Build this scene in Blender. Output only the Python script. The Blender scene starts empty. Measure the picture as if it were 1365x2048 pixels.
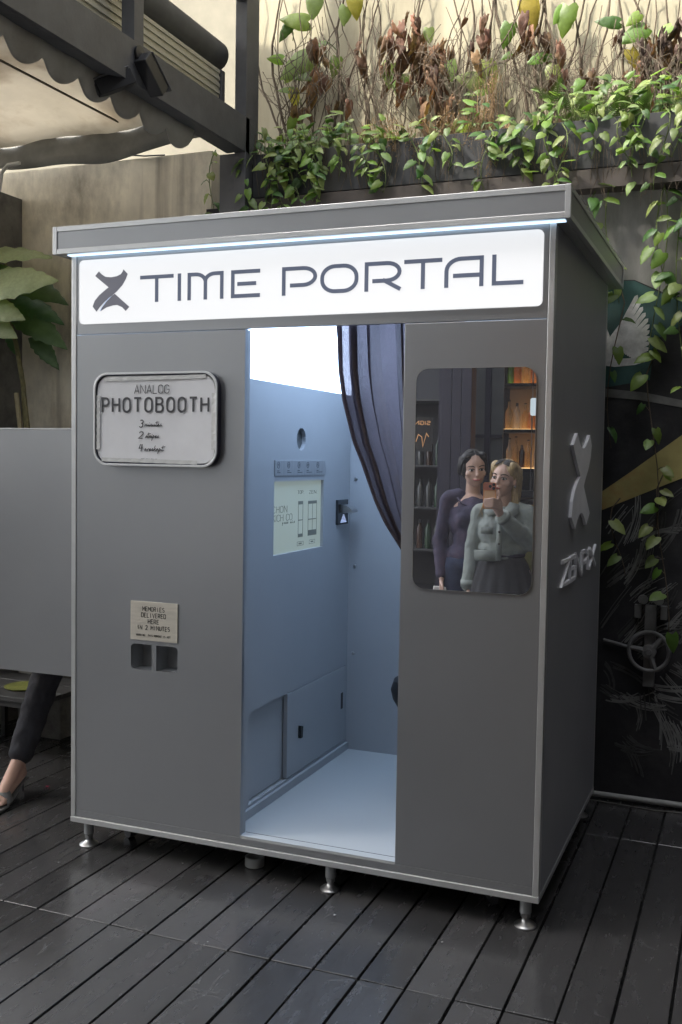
import bpy, bmesh, math, random
from mathutils import Vector, Matrix, noise
from mathutils.geometry import delaunay_2d_cdt
random.seed(11)
sc = bpy.context.scene
col = sc.collection
R_ = math.radians

# ------------------------------------------------------------------ camera
RIGHT = Vector((0.927603, 0.373228, 0.015912))
UP = Vector((-0.034660, 0.043573, 0.998449))
FWD = Vector((-0.371956, 0.926716, -0.053354))
CAM = Vector((2.39597, -3.22052, 1.52))
FPX = 2044.19                       # focal length in pixels of the 1365 x 2048 photograph
cd = bpy.data.cameras.new('camera'); cam = bpy.data.objects.new('camera', cd); col.objects.link(cam)
cd.sensor_fit = 'VERTICAL'; cd.sensor_height = 36.0; cd.lens = 36.0 * FPX / 2048.0
cd.clip_start = 0.05; cd.clip_end = 500
cam.matrix_world = Matrix(((RIGHT.x, UP.x, -FWD.x, CAM.x), (RIGHT.y, UP.y, -FWD.y, CAM.y), (RIGHT.z, UP.z, -FWD.z, CAM.z), (0, 0, 0, 1)))
sc.camera = cam
# ------------------------------------------------------------------ sky, sun, exposure
SUN_EL, SUN_AZ = 46.0, 222.0        # azimuth clockwise from +y
EXPO = 2.75
w = bpy.data.worlds.new('World'); sc.world = w; w.use_nodes = True
nt = w.node_tree; bg = nt.nodes['Background']
sky = nt.nodes.new('ShaderNodeTexSky'); sky.sky_type = 'NISHITA'; sky.sun_disc = False
sky.sun_elevation = R_(SUN_EL); sky.sun_rotation = R_(SUN_AZ); sky.air_density = 1.0; sky.dust_density = 4.0; sky.ozone_density = 0.6
hsv = nt.nodes.new('ShaderNodeHueSaturation'); hsv.inputs['Saturation'].default_value = 0.35     # thin bright cloud, near white
nt.links.new(sky.outputs[0], hsv.inputs['Color']); nt.links.new(hsv.outputs[0], bg.inputs[0]); bg.inputs[1].default_value = 0.15
sd = bpy.data.lights.new('sun', 'SUN'); sd.energy = 0.95; sd.angle = R_(3); sd.color = (1.0, 0.93, 0.80)
sun = bpy.data.objects.new('sun', sd); col.objects.link(sun)
sdir = Vector((math.sin(R_(SUN_AZ)) * math.cos(R_(SUN_EL)), math.cos(R_(SUN_AZ)) * math.cos(R_(SUN_EL)), math.sin(R_(SUN_EL))))
sun.rotation_euler = (-sdir).to_track_quat('-Z', 'Y').to_euler(); sun.location = sdir * 20
sc.view_settings.view_transform = 'Standard'; sc.view_settings.look = 'None'
sc.view_settings.gamma = 1.0; sc.view_settings.exposure = EXPO; sc.view_settings.use_curve_mapping = False
sc.cycles.max_bounces = 6; sc.cycles.diffuse_bounces = 3; sc.cycles.glossy_bounces = 3; sc.cycles.transmission_bounces = 4; sc.cycles.transparent_max_bounces = 8
def lum(v): return v / (2.0 ** EXPO)    # emission that shows as v at this exposure

# ------------------------------------------------------------------ helpers
def at(axis, val, px, py):
    """point on the plane axis = val that the photograph shows at pixel px, py"""
    d = FWD + RIGHT * ((px - 682.5) / FPX) - UP * ((py - 1024.0) / FPX)
    return CAM + d * ((val - CAM[axis]) / d[axis])
WO = {}
def tag(o, label=None, cat=None, group=None, kind=None):
    if label: o['label'] = label
    if cat: o['category'] = cat
    if group: o['group'] = group
    if kind: o['kind'] = kind
    return o
def thing(name, loc, label, cat, group=None):
    o = bpy.data.objects.new(name, None); col.objects.link(o); o.location = loc; o.empty_display_size = 0.1
    WO[o.name] = Vector(loc); return tag(o, label, cat, group)
def place(name, me, c, parent):
    o = bpy.data.objects.new(name, me); col.objects.link(o)
    if parent: o.parent = parent; o.location = Vector(c) - WO[parent.name]
    else: o.location = c
    WO[o.name] = Vector(c); return o
def link_mesh(name, verts, faces, mat, parent=None, smooth=False, bevel=0, base=False):
    xs = [v[0] for v in verts]; ys = [v[1] for v in verts]; zs = [v[2] for v in verts]
    c = Vector(((min(xs) + max(xs)) / 2, (min(ys) + max(ys)) / 2, min(zs) if base else (min(zs) + max(zs)) / 2))
    me = bpy.data.meshes.new(name); me.from_pydata([Vector(v) - c for v in verts], [], faces)
    bm = bmesh.new(); bm.from_mesh(me); bmesh.ops.recalc_face_normals(bm, faces=bm.faces); bm.to_mesh(me); bm.free()
    me.materials.append(mat)
    if smooth:
        for p in me.polygons: p.use_smooth = True
        if smooth != 'all': me.set_sharp_from_angle(angle=R_(40))
    o = place(name, me, c, parent)
    if bevel:
        b = o.modifiers.new('bevel', 'BEVEL'); b.width = bevel; b.segments = 2; b.limit_method = 'ANGLE'
    return o
class B:
    def __init__(s): s.v = []; s.f = []
    def add(s, v, f):
        n = len(s.v); s.v += [tuple(x) for x in v]; s.f += [tuple(i + n for i in q) for q in f]; return s
    def box(s, x0, x1, y0, y1, z0, z1):
        return s.add([(x, y, z) for z in (z0, z1) for y in (y0, y1) for x in (x0, x1)],
                     [(0, 2, 3, 1), (4, 5, 7, 6), (0, 1, 5, 4), (2, 6, 7, 3), (0, 4, 6, 2), (1, 3, 7, 5)])
    def cyl(s, p0, p1, r0, r1=None, n=20, caps=True):
        return s.tube([p0, p1], [r0, r0 if r1 is None else r1], n, caps)
    def tube(s, pts, r, n=8, caps=True):
        pts = [Vector(p) for p in pts]; m = len(pts); base = len(s.v)
        rs = r if isinstance(r, (list, tuple)) else [r] * m
        ref = None
        for i, p in enumerate(pts):
            t = (pts[min(i + 1, m - 1)] - pts[max(i - 1, 0)])
            if t.length < 1e-9: t = Vector((0, 0, 1))
            t.normalize()
            if ref is None: ref = t.orthogonal().normalized()
            ref = (ref - t * ref.dot(t))
            if ref.length < 1e-6: ref = t.orthogonal()
            ref.normalize(); q = t.cross(ref)
            for k in range(n):
                a = 2 * math.pi * k / n
                s.v.append(tuple(p + (ref * math.cos(a) + q * math.sin(a)) * rs[i]))
        for i in range(m - 1):
            for k in range(n):
                a = base + i * n + k; b = base + i * n + (k + 1) % n
                s.f.append((a, b, b + n, a + n))
        if caps:
            s.f.append(tuple(base + k for k in range(n))[::-1]); s.f.append(tuple(base + (m - 1) * n + k for k in range(n)))
        return s
    def lathe(s, prof, c, n=20, axis='z'):
        base = len(s.v); c = Vector(c)
        for (r, h) in prof:
            for k in range(n):
                a = 2 * math.pi * k / n; x, y = r * math.cos(a), r * math.sin(a)
                s.v.append(tuple(c + (Vector((x, y, h)) if axis == 'z' else Vector((x, h, y)) if axis == 'y' else Vector((h, x, y)))))
        for i in range(len(prof) - 1):
            for k in range(n):
                a = base + i * n + k; b = base + i * n + (k + 1) % n
                s.f.append((a, b, b + n, a + n))
        s.f.append(tuple(base + k for k in range(n))); s.f.append(tuple(base + (len(prof) - 1) * n + k for k in range(n)))
        return s
    def prism(s, outline, mapf, t0, t1, holes=()):
        loops = [list(outline)] + [list(h) for h in holes]; pts = []; edges = []
        for lp in loops:
            n0 = len(pts); pts += [Vector(q[:2]) for q in lp]; edges += [(n0 + i, n0 + (i + 1) % len(lp)) for i in range(len(lp))]
        vo, eo, fo, ov, oe, of = delaunay_2d_cdt(pts, edges, [], 0, 1e-7)
        def inside(x, y):
            c = False
            for lp in loops:
                for i in range(len(lp)):
                    (xa, ya), (xb, yb) = lp[i][:2], lp[i - 1][:2]
                    if (ya > y) != (yb > y) and x < (xb - xa) * (y - ya) / (yb - ya) + xa: c = not c
            return c
        fo = [f for f in fo if inside(sum(vo[i].x for i in f) / len(f), sum(vo[i].y for i in f) / len(f))]
        base = len(s.v); n = len(vo)
        s.v += [tuple(mapf(q.x, q.y, t0)) for q in vo] + [tuple(mapf(q.x, q.y, t1)) for q in vo]
        cnt = {}
        for f in fo:
            s.f.append(tuple(base + i for i in f)); s.f.append(tuple(base + n + i for i in reversed(f)))
            for i in range(len(f)):
                a, b = f[i], f[(i + 1) % len(f)]; k = (min(a, b), max(a, b)); cnt[k] = cnt.get(k, 0) + 1
        for (a, b), c in cnt.items():
            if c == 1: s.f.append((base + a, base + b, base + n + b, base + n + a))
        return s
    def obj(s, name, mat, parent=None, smooth=False, bevel=0, base=False):
        return link_mesh(name, s.v, s.f, mat, parent, smooth, bevel, base)
XZ = lambda u, v, t: (u, t, v)
YZ = lambda u, v, t: (t, u, v)
XY = lambda u, v, t: (u, v, t)
def rr(x0, x1, z0, z1, r, n=6, mask=(1, 1, 1, 1)):
    """rounded rectangle, corners in the order lower left, lower right, upper right, upper left"""
    out = []
    for (cx, cz, a0, sx, sz, m) in ((x0, z0, 180, 1, 1, mask[0]), (x1, z0, 270, -1, 1, mask[1]), (x1, z1, 0, -1, -1, mask[2]), (x0, z1, 90, 1, -1, mask[3])):
        if m and r > 0:
            for k in range(n + 1):
                a = R_(a0 + 90 * k / n); out.append((cx + sx * r + r * math.cos(a), cz + sz * r + r * math.sin(a)))
        else: out.append((cx, cz))
    return out
def arc(cx, cy, rx, ry, a0, a1, n=9):
    return [(cx + rx * math.cos(R_(a0 + (a1 - a0) * i / n)), cy + ry * math.sin(R_(a0 + (a1 - a0) * i / n))) for i in range(n + 1)]
def offs(pts, d, closed=False):
    m = len(pts); out = []
    for i in range(m):
        p = Vector(pts[i]); a = Vector(pts[i - 1]) if (i > 0 or closed) else None; b = Vector(pts[(i + 1) % m]) if (i < m - 1 or closed) else None
        n1 = (p - a).normalized() if a is not None else None; n2 = (b - p).normalized() if b is not None else None
        if n1 is None: n1 = n2
        if n2 is None: n2 = n1
        q1 = Vector((-n1.y, n1.x)); q2 = Vector((-n2.y, n2.x)); q = q1 + q2
        if q.length < 1e-5: q = q1.copy()
        q.normalize(); k = max(0.45, q.dot(q1)); out.append(tuple(p + q * (d / k)))
    return out
def stroke(b, pts, wd, mapf, t0, t1, closed=False):
    pts = [q for i, q in enumerate(pts) if i == 0 or (Vector(q) - Vector(pts[i - 1])).length > 1e-6]
    L = offs(pts, wd / 2, closed); Rr = offs(pts, -wd / 2, closed)
    n = len(pts); base = len(b.v)
    for t in (t0, t1):
        b.v += [tuple(mapf(q[0], q[1], t)) for q in L] + [tuple(mapf(q[0], q[1], t)) for q in Rr]
    m = n if closed else n - 1
    for i in range(m):
        j = (i + 1) % n; l0, l1, r0, r1 = base + i, base + j, base + n + i, base + n + j; o = 2 * n
        b.f += [(l0, l1, r1, r0), (l0 + o, r0 + o, r1 + o, l1 + o), (l0, l0 + o, l1 + o, l1), (r0, r1, r1 + o, r0 + o)]
    if not closed:
        for i in (0, n - 1):
            l, r = base + i, base + n + i; b.f.append((l, r, r + 2 * n, l + 2 * n))
    return b
# stroke alphabet, cap height 1: (advance, strokes)
def _o(x1=.6): return [(0, .3), (0, .7)] + arc(x1 / 2, .7, x1 / 2, .3, 180, 0) + [(x1, .3)] + arc(x1 / 2, .3, x1 / 2, .3, 0, -180)
FONT = {
 'A': (.62, [[(0, 0), (.31, 1), (.62, 0)], [(.11, .3), (.51, .3)]]),
 'B': (.58, [[(0, 0), (0, 1), (.34, 1)] + arc(.34, .77, .2, .23, 90, -90) + [(0, .54)], [(.34, .54)] + arc(.34, .27, .24, .27, 90, -90) + [(0, 0)]]),
 'C': (.58, [arc(.3, .7, .3, .3, 20, 180) + arc(.3, .3, .3, .3, 180, 340)]),
 'D': (.6, [[(0, 0), (0, 1), (.3, 1)] + arc(.3, .7, .3, .3, 90, 0) + arc(.3, .3, .3, .3, 0, -90) + [(0, 0)]]),
 'E': (.52, [[(.52, 1), (0, 1), (0, 0), (.52, 0)], [(0, .52), (.46, .52)]]),
 'F': (.5, [[(.5, 1), (0, 1), (0, 0)], [(0, .52), (.42, .52)]]),
 'G': (.6, [arc(.3, .7, .3, .3, 20, 180) + arc(.3, .3, .3, .3, 180, 360) + [(.6, .48), (.32, .48)]]),
 'H': (.6, [[(0, 0), (0, 1)], [(.6, 0), (.6, 1)], [(0, .52), (.6, .52)]]),
 'I': (.1, [[(.05, 0), (.05, 1)]]),
 'K': (.58, [[(0, 0), (0, 1)], [(.56, 1), (.05, .45)], [(.2, .6), (.58, 0)]]),
 'L': (.5, [[(0, 1), (0, 0), (.5, 0)]]),
 'M': (.72, [[(0, 0), (0, 1), (.36, .4), (.72, 1), (.72, 0)]]),
 'N': (.62, [[(0, 0), (0, 1), (.62, 0), (.62, 1)]]),
 'O': (.6, [_o()]),
 'P': (.56, [[(0, 0), (0, 1), (.3, 1)] + arc(.3, .73, .26, .27, 90, -90) + [(0, .46)]]),
 'R': (.58, [[(0, 0), (0, 1), (.3, 1)] + arc(.3, .74, .26, .26, 90, -90) + [(0, .48)], [(.28, .48), (.58, 0)]]),
 'S': (.56, [arc(.28, .76, .27, .24, 30, 270) + arc(.28, .26, .28, .26, 90, -150)]),
 'T': (.6, [[(0, 1), (.6, 1)], [(.3, 1), (.3, 0)]]),
 'U': (.6, [[(0, 1), (0, .3)] + arc(.3, .3, .3, .3, 180, 360) + [(.6, 1)]]),
 'V': (.62, [[(0, 1), (.31, 0), (.62, 1)]]),
 'W': (.8, [[(0, 1), (.2, 0), (.4, .7), (.6, 0), (.8, 1)]]),
 'X': (.58, [[(0, 0), (.58, 1)], [(0, 1), (.58, 0)]]),
 'Z': (.56, [[(0, 1), (.56, 1), (0, 0), (.56, 0)]]),
 '1': (.3, [[(0, .8), (.2, 1), (.2, 0)]]),
 '2': (.56, [arc(.28, .72, .27, .28, 170, -30) + [(0, 0), (.58, 0)]]),
 '3': (.52, [arc(.24, .76, .24, .24, 150, -80) + arc(.24, .27, .28, .27, 80, -150)]),
 '4': (.58, [[(.2, 1), (0, .35), (.58, .42)], [(.46, 1), (.36, -.1)]]),
 '5': (.52, [[(.5, 1), (.06, 1), (.03, .58)] + arc(.25, .32, .27, .32, 110, -140)]),
 '.': (.1, [[(.03, 0), (.03, .1)]]), ':': (.14, [[(.05, .1), (.05, .24)], [(.05, .6), (.05, .74)]]), ' ': (.34, []), '-': (.4, [[(0, .45), (.35, .45)]]),
 # running hand
 'm': (.62, [[(0, 0), (.05, .42), (.06, .1), (.2, .42), (.22, .1), (.38, .42), (.42, .05), (.62, .2)]]),
 'n': (.46, [[(0, 0), (.05, .42), (.06, .1), (.24, .42), (.28, .05), (.46, .2)]]),
 'i': (.28, [[(0, .15), (.08, .42), (.1, .03), (.28, .2)], [(.12, .62), (.14, .68)]]),
 'u': (.46, [[(0, .42), (.03, .05), (.2, .12), (.26, .42), (.28, .05), (.46, .2)]]),
 't': (.36, [[(.14, .95), (.06, .1), (.16, .02), (.36, .2)], [(-.1, .66), (.5, .78)]]),
 'e': (.36, [[(0, .12), (.2, .3), (.14, .44), (.02, .25), (.08, .02), (.36, .18)]]),
 's': (.36, [[(0, .05), (.16, .44), (.24, .12), (.08, 0), (.36, .18)]]),
 'r': (.34, [[(0, .05), (.08, .46), (.2, .36), (.18, .05), (.34, .18)]]),
 'p': (.42, [[(-.06, -.45), (.08, .46), (.24, .34), (.2, .06), (.06, .06), (.42, .2)]]),
 'v': (.36, [[(0, .42), (.08, .02), (.24, .44), (.36, .36)]]),
 'k': (.42, [[(0, 0), (.12, .95)], [(.3, .5), (.06, .22), (.2, .2), (.3, .02), (.42, .18)]]),
 'y': (.42, [[(0, .42), (.05, .08), (.22, .42), (.08, -.4)]]), 'o': (.4, [arc(.15, .22, .15, .2, 90, 450) + [(.4, .34)]]),
 'a': (.42, [arc(.16, .22, .15, .2, 60, 420) + [(.28, .03), (.42, .18)]]), 'c': (.34, [arc(.2, .22, .17, .2, 60, 330)]),
}
def text_width(s, gap): return sum(FONT[c][0] for c in s) + gap * (len(s) - 1)
def write(b, s, u0, u1, v0, h, wd, mapf, t0, t1, gap=.22, slant=0, mono=False, monow=.62):
    """letters of s between u0 and u1 on the baseline v0"""
    cells = []; x = 0
    for c in s:
        a = FONT[c][0]
        if mono: cells.append((x + (monow - a) / 2, c)); x += monow + gap
        else: cells.append((x, c)); x += a + gap
    tot = x - gap; k = (u1 - u0) / tot; e = 0
    for x, c in cells:
        for st in FONT[c][1]:
            e += 1; eps = (t1 - t0) * .04 * (e % 5)
            stroke(b, [(u0 + (x + q[0]) * k + slant * q[1] * h, v0 + q[1] * h) for q in st], wd, mapf, t0, t1 + eps)
    return b

# ------------------------------------------------------------------ materials
def M(name, base, rough=.5, metal=0.0, var=0, vscale=6, stretch=(1, 1, 1), bump=0, bscale=40, rand=0, dark=None, dscale=2.0, dlo=.45, dhi=.7, emis=0, ecol=None, spec=.5, detail=6, rvar=0, trans=0, alpha=1, coat=0, hue=0, generated=False, streak=None, scratch=None):
    m = bpy.data.materials.new(name); m.use_nodes = True; n = m.node_tree.nodes; l = m.node_tree.links; b = n['Principled BSDF']
    b.inputs['Roughness'].default_value = rough; b.inputs['Metallic'].default_value = metal; b.inputs['Specular IOR Level'].default_value = spec
    b.inputs['Base Color'].default_value = (*base, 1); b.inputs['Coat Weight'].default_value = coat
    if trans: b.inputs['Transmission Weight'].default_value = trans
    geo = n.new('ShaderNodeNewGeometry'); mp = n.new('ShaderNodeMapping'); mp.inputs['Scale'].default_value = stretch
    if generated:
        tc = n.new('ShaderNodeTexCoord'); l.new(tc.outputs['Object'], mp.inputs[0])
    else: l.new(geo.outputs['Position'], mp.inputs[0])
    c = None
    def mixc(a, bb, f, mode='MIX'):
        x = n.new('ShaderNodeMix'); x.data_type = 'RGBA'; x.blend_type = mode
        if hasattr(a, 'is_output'): l.new(a, x.inputs[6])
        else: x.inputs[6].default_value = (*a, 1)
        if hasattr(bb, 'is_output'): l.new(bb, x.inputs[7])
        else: x.inputs[7].default_value = (*bb, 1)
        if hasattr(f, 'is_output'): l.new(f, x.inputs[0])
        else: x.inputs[0].default_value = f
        return x.outputs[2]
    nz = None
    if var or rvar:
        nz = n.new('ShaderNodeTexNoise'); nz.inputs['Scale'].default_value = vscale; nz.inputs['Detail'].default_value = detail; nz.inputs['Roughness'].default_value = .62
        l.new(mp.outputs[0], nz.inputs['Vector'])
    if var:
        mr = n.new('ShaderNodeMapRange'); mr.inputs[1].default_value = .3; mr.inputs[2].default_value = .7; mr.inputs[3].default_value = 1 - var; mr.inputs[4].default_value = 1 + var
        l.new(nz.outputs[0], mr.inputs[0]); c = mixc(base, mr.outputs[0], 1.0, 'MULTIPLY')
    if dark is not None:
        n2 = n.new('ShaderNodeTexNoise'); n2.inputs['Scale'].default_value = dscale; n2.inputs['Detail'].default_value = 8; n2.inputs['Roughness'].default_value = .65
        l.new(mp.outputs[0], n2.inputs['Vector'])
        m2 = n.new('ShaderNodeMapRange'); m2.inputs[1].default_value = dlo; m2.inputs[2].default_value = dhi; l.new(n2.outputs[0], m2.inputs[0])
        c = mixc(c if c is not None else base, dark, m2.outputs[0])
    def noi(scale, st, det=6):
        mm = n.new('ShaderNodeMapping'); mm.inputs['Scale'].default_value = st; l.new(geo.outputs['Position'], mm.inputs[0])
        q = n.new('ShaderNodeTexNoise'); q.inputs['Scale'].default_value = scale; q.inputs['Detail'].default_value = det; l.new(mm.outputs[0], q.inputs['Vector']); return q.outputs[0]
    def ramp(x, a, b_, lo=0.0, hi=1.0):
        q = n.new('ShaderNodeMapRange'); q.inputs[1].default_value = a; q.inputs[2].default_value = b_; q.inputs[3].default_value = lo; q.inputs[4].default_value = hi; l.new(x, q.inputs[0]); return q.outputs[0]
    def mth(op, x, y):
        q = n.new('ShaderNodeMath'); q.operation = op; l.new(x, q.inputs[0])
        if hasattr(y, 'is_output'): l.new(y, q.inputs[1])
        else: q.inputs[1].default_value = y
        return q.outputs[0]
    if streak: c = mixc(c if c is not None else base, streak[0], ramp(noi(streak[1], (5, 5, .22)), streak[2], streak[3], 0, .85))
    if scratch:
        for (sc_, st) in ((2.3, (1, .6, 1)), (3.1, (.5, 1.3, 1))):
            d_ = mth('ABSOLUTE', mth('SUBTRACT', noi(sc_, st, 2.5), .5), 0); ln = ramp(d_, .0, .004, .8, 0); mk = ramp(noi(5.5, (1, 1, 1), 2), .5, .62)
            c = mixc(c if c is not None else base, scratch, mth('MULTIPLY', ln, mk))
    if rand:
        oi = n.new('ShaderNodeObjectInfo'); m3 = n.new('ShaderNodeMapRange'); m3.inputs[3].default_value = 1 - rand; m3.inputs[4].default_value = 1 + rand
        l.new(oi.outputs['Random'], m3.inputs[0]); c = mixc(c if c is not None else base, m3.outputs[0], 1.0, 'MULTIPLY')
        if hue:
            hs = n.new('ShaderNodeHueSaturation'); m4 = n.new('ShaderNodeMapRange'); m4.inputs[3].default_value = .5 - hue; m4.inputs[4].default_value = .5 + hue
            ml = n.new('ShaderNodeMath'); ml.operation = 'MULTIPLY'; ml.inputs[1].default_value = 7.31; fr = n.new('ShaderNodeMath'); fr.operation = 'FRACT'
            l.new(oi.outputs['Random'], ml.inputs[0]); l.new(ml.outputs[0], fr.inputs[0]); l.new(fr.outputs[0], m4.inputs[0]); l.new(m4.outputs[0], hs.inputs[0]); l.new(c, hs.inputs[4]); c = hs.outputs[0]
    if c is not None: l.new(c, b.inputs['Base Color'])
    if rvar:
        m5 = n.new('ShaderNodeMapRange'); m5.inputs[1].default_value = .3; m5.inputs[2].default_value = .7; m5.inputs[3].default_value = max(0, rough - rvar); m5.inputs[4].default_value = min(1, rough + rvar)
        l.new(nz.outputs[0], m5.inputs[0]); l.new(m5.outputs[0], b.inputs['Roughness'])
    if bump:
        n3 = n.new('ShaderNodeTexNoise'); n3.inputs['Scale'].default_value = bscale; n3.inputs['Detail'].default_value = 5; l.new(mp.outputs[0], n3.inputs['Vector'])
        bp = n.new('ShaderNodeBump'); bp.inputs['Strength'].default_value = bump; bp.inputs['Distance'].default_value = .01; l.new(n3.outputs[0], bp.inputs['Height']); l.new(bp.outputs[0], b.inputs['Normal'])
    if emis:
        b.inputs['Emission Color'].default_value = (*(ecol or base), 1); b.inputs['Emission Strength'].default_value = lum(emis)
    return m
def leafmat(name, base, rand=.35, hue=.02, rough=.42, tl=.35, var=.12):
    m = M(name, base, rough=rough, var=var, vscale=55, rand=rand, hue=hue, bump=.12, bscale=160)
    n = m.node_tree.nodes; l = m.node_tree.links; b = n['Principled BSDF']; out = n['Material Output']
    t = n.new('ShaderNodeBsdfTranslucent'); mx = n.new('ShaderNodeMixShader'); mx.inputs[0].default_value = tl
    src = b.inputs['Base Color'].links[0].from_socket
    g = n.new('ShaderNodeMix'); g.data_type = 'RGBA'; g.blend_type = 'MULTIPLY'; g.inputs[0].default_value = 1; g.inputs[7].default_value = (1.5, 1.6, .7, 1)
    l.new(src, g.inputs[6]); l.new(g.outputs[2], t.inputs[0]); l.new(b.outputs[0], mx.inputs[1]); l.new(t.outputs[0], mx.inputs[2]); l.new(mx.outputs[0], out.inputs[0])
    return m
# ------------------------------------------------------------------ materials of the place
m_panel = M('grey_metal_panel', (.345, .352, .36), rough=.33, metal=.74, var=.03, vscale=2.2, rvar=.02)
m_side = M('grey_side_panel', (.36, .365, .38), rough=.45, metal=.45, var=.05, vscale=3, bump=.06, bscale=600)
m_trim = M('aluminium_trim', (.60, .605, .60), rough=.33, metal=.7, var=.05, vscale=8, rvar=.06)
m_steel = M('bright_steel', (.42, .42, .415), rough=.34, metal=1.0, var=.12, vscale=20, rvar=.08)
m_legs = M('grey_leg_paint', (.32, .33, .33), rough=.4, metal=.4, var=.06, vscale=15)
m_inside = M('booth_inside_paint', (.35, .365, .38), rough=.5, var=.03, vscale=3, bump=.03, bscale=500)
m_insfloor = M('booth_floor_sheet', (.43, .45, .45), rough=.38, var=.05, vscale=4, rvar=.1)
m_plank = M('charcoal_deck_board', (.042, .041, .041), rough=.24, var=.10, vscale=34, stretch=(1, .25, 1), rand=.28, bump=.025, bscale=170, rvar=.07, dark=(.075, .062, .068), dscale=3.5, dlo=.58, dhi=1.0, spec=1.0, scratch=(.085, .085, .085))
m_gap = M('dark_under_deck', (.01, .01, .01), rough=.95)
m_conc = M('stained_concrete', (.82, .76, .62), rough=.9, var=.14, vscale=5, stretch=(1.5, 1, .8), bump=.35, bscale=30, dark=(.24, .215, .17), dscale=2.4, dlo=.46, dhi=.80, streak=((.20, .17, .13), 2.2, .55, .8))
m_conc2 = M('weathered_block', (.17, .165, .15), rough=.92, var=.3, vscale=7, bump=.5, bscale=45, dark=(.07, .07, .065), dscale=5, dlo=.5, dhi=.75)
m_cream = M('cream_render', (.40, .365, .26), rough=.85, var=.16, vscale=3.2, stretch=(1.6, 1, .5), bump=.15, bscale=18, dark=(.25, .22, .15), dscale=1.7, dlo=.50, dhi=.80, streak=((.24, .21, .15), 1.8, .56, .85))
m_black = M('black_wall_paint', (.022, .022, .025), rough=.85, var=.35, vscale=6, bump=.3, bscale=25, dark=(.055, .052, .05), dscale=3, dlo=.52, dhi=.8)
m_trough = M('black_planter_metal', (.035, .036, .04), rough=.55, var=.3, vscale=6, stretch=(1, 1, .4), bump=.1, bscale=20, dark=(.075, .065, .055), dscale=4, dlo=.55, dhi=.8)
m_beam = M('charcoal_steel', (.085, .086, .09), rough=.55, var=.2, vscale=8, bump=.1, bscale=60)
m_canvas = None
def canvas(name, base, tl):
    m = M(name, base, rough=.9, var=.16, vscale=1.6, dark=tuple(c * k for c, k in zip(base, (.5, .42, .34))), dscale=1.9, dlo=.50, dhi=.82, bump=.2, bscale=6)
    n = m.node_tree.nodes; l = m.node_tree.links; b = n['Principled BSDF']; t = n.new('ShaderNodeBsdfTranslucent'); mx = n.new('ShaderNodeMixShader'); mx.inputs[0].default_value = tl
    l.new(b.inputs['Base Color'].links[0].from_socket, t.inputs[0]); l.new(b.outputs[0], mx.inputs[1]); l.new(t.outputs[0], mx.inputs[2]); l.new(mx.outputs[0], n['Material Output'].inputs[0]); return m
m_canvas = canvas('stained_canvas', (.58, .55, .49), .7)
m_valance = canvas('grey_valance', (.46, .455, .43), .5)
m_bark = M('vine_stem', (.10, .075, .05), rough=.85, var=.4, vscale=40, bump=.4, bscale=120)
m_gstem = M('green_stem', (.13, .17, .05), rough=.6, var=.3, vscale=40)

# ------------------------------------------------------------------ ground and deck
g = B(); g.add([(-60, -60, -.06), (60, -60, -.06), (60, 60, -.06), (-60, 60, -.06)], [(0, 1, 2, 3)])
tag(g.obj('ground', m_gap), kind='structure')
d = B().box(-3.4, 4.6, -9.0, 1.45, -.055, -.028)
deck = tag(d.obj('deck', m_gap), kind='structure')
PITCH = .1433; X0 = .232 - PITCH * 22
rows = [(-4.89, -3.425), (-3.425, -1.96), (-1.96, -.495), (-.495, .97), (.97, 1.445)]
pm = {}
for ri, (ya, yb) in enumerate(rows):
    L = yb - ya - .0065
    if ri not in pm:
        b = B().box(-PITCH / 2 + .004, PITCH / 2 - .004, -L / 2, L / 2, -.026, 0)
        o = b.obj('plank', m_plank, deck, bevel=.0016); pm[ri] = o.data; bpy.data.objects.remove(o)
    n_p = 44 if ri > 0 else 40
    for k in range(n_p):
        xc = X0 + (k + .5) * PITCH
        o = place('plank', pm[ri], (xc + random.uniform(-.0012, .0012), (ya + yb) / 2, -.013 + random.uniform(-.0018, .0006)), deck)
        o.rotation_euler = (0, random.uniform(-.006, .006), random.uniform(-.0008, .0008))
        bv = o.modifiers.new('bevel', 'BEVEL'); bv.width = .001; bv.segments = 1

# ------------------------------------------------------------------ walls
mw = B().box(-.25, 4.4, 1.45, 1.75, -.03, 2.78).obj('mural_wall', m_black)
tag(mw, 'dark painted wall with wing and wheel mural behind the booth', 'wall')
tag(B().box(-4.2, -.25, 1.5, 1.72, -.03, 3.09).obj('concrete_wall', m_conc), 'stained beige concrete wall left of the black steel column', 'wall')
tag(B().box(-2.6, -1.455, .95, 1.499, -.03, 2.935).obj('concrete_pier', m_conc2), 'darker low concrete pier at the far left edge', 'wall')  # depth extended forward to shade the lower left corner
tag(B().box(-.25, 4.4, 1.76, 1.98, -.03, 6.2).obj('cream_wall', m_cream), 'cream rendered wall hung with vines above the planter', 'wall')
tag(B().box(-4.2, -.26, 2.5, 2.7, -.03, 6.2).obj('rendered_wall', M('shaded_render', (.22, .205, .16), rough=.9, var=.2, vscale=3)), 'pale rendered wall seen above the concrete wall', 'wall')  # base colour darkened to stand in for shade on this wall
tag(B().box(4.4, 4.6, -9, 1.98, -.03, 8.0).obj('right_light_blocker', m_black), 'tall dark unseen wall right of the deck, cutting light', 'wall')  # out of view, made tall and dark to cut light from the right
tag(B().box(-5.4, -5.2, -9, 1.7, -.05, 2.2).obj('low_light_blocker', m_conc2), 'unseen wall added far left of the deck to block low light', 'wall')  # added out of view to cut low light from the left
tr = thing('planter_trough', (1.05, 1.4, 2.70), 'long black planter trough along the top of the mural wall', 'planter')
B().box(.06, 4.35, 1.36, 1.40, 2.79, 3.0).obj('front_panel', m_trough, tr, bevel=.002)
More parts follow.
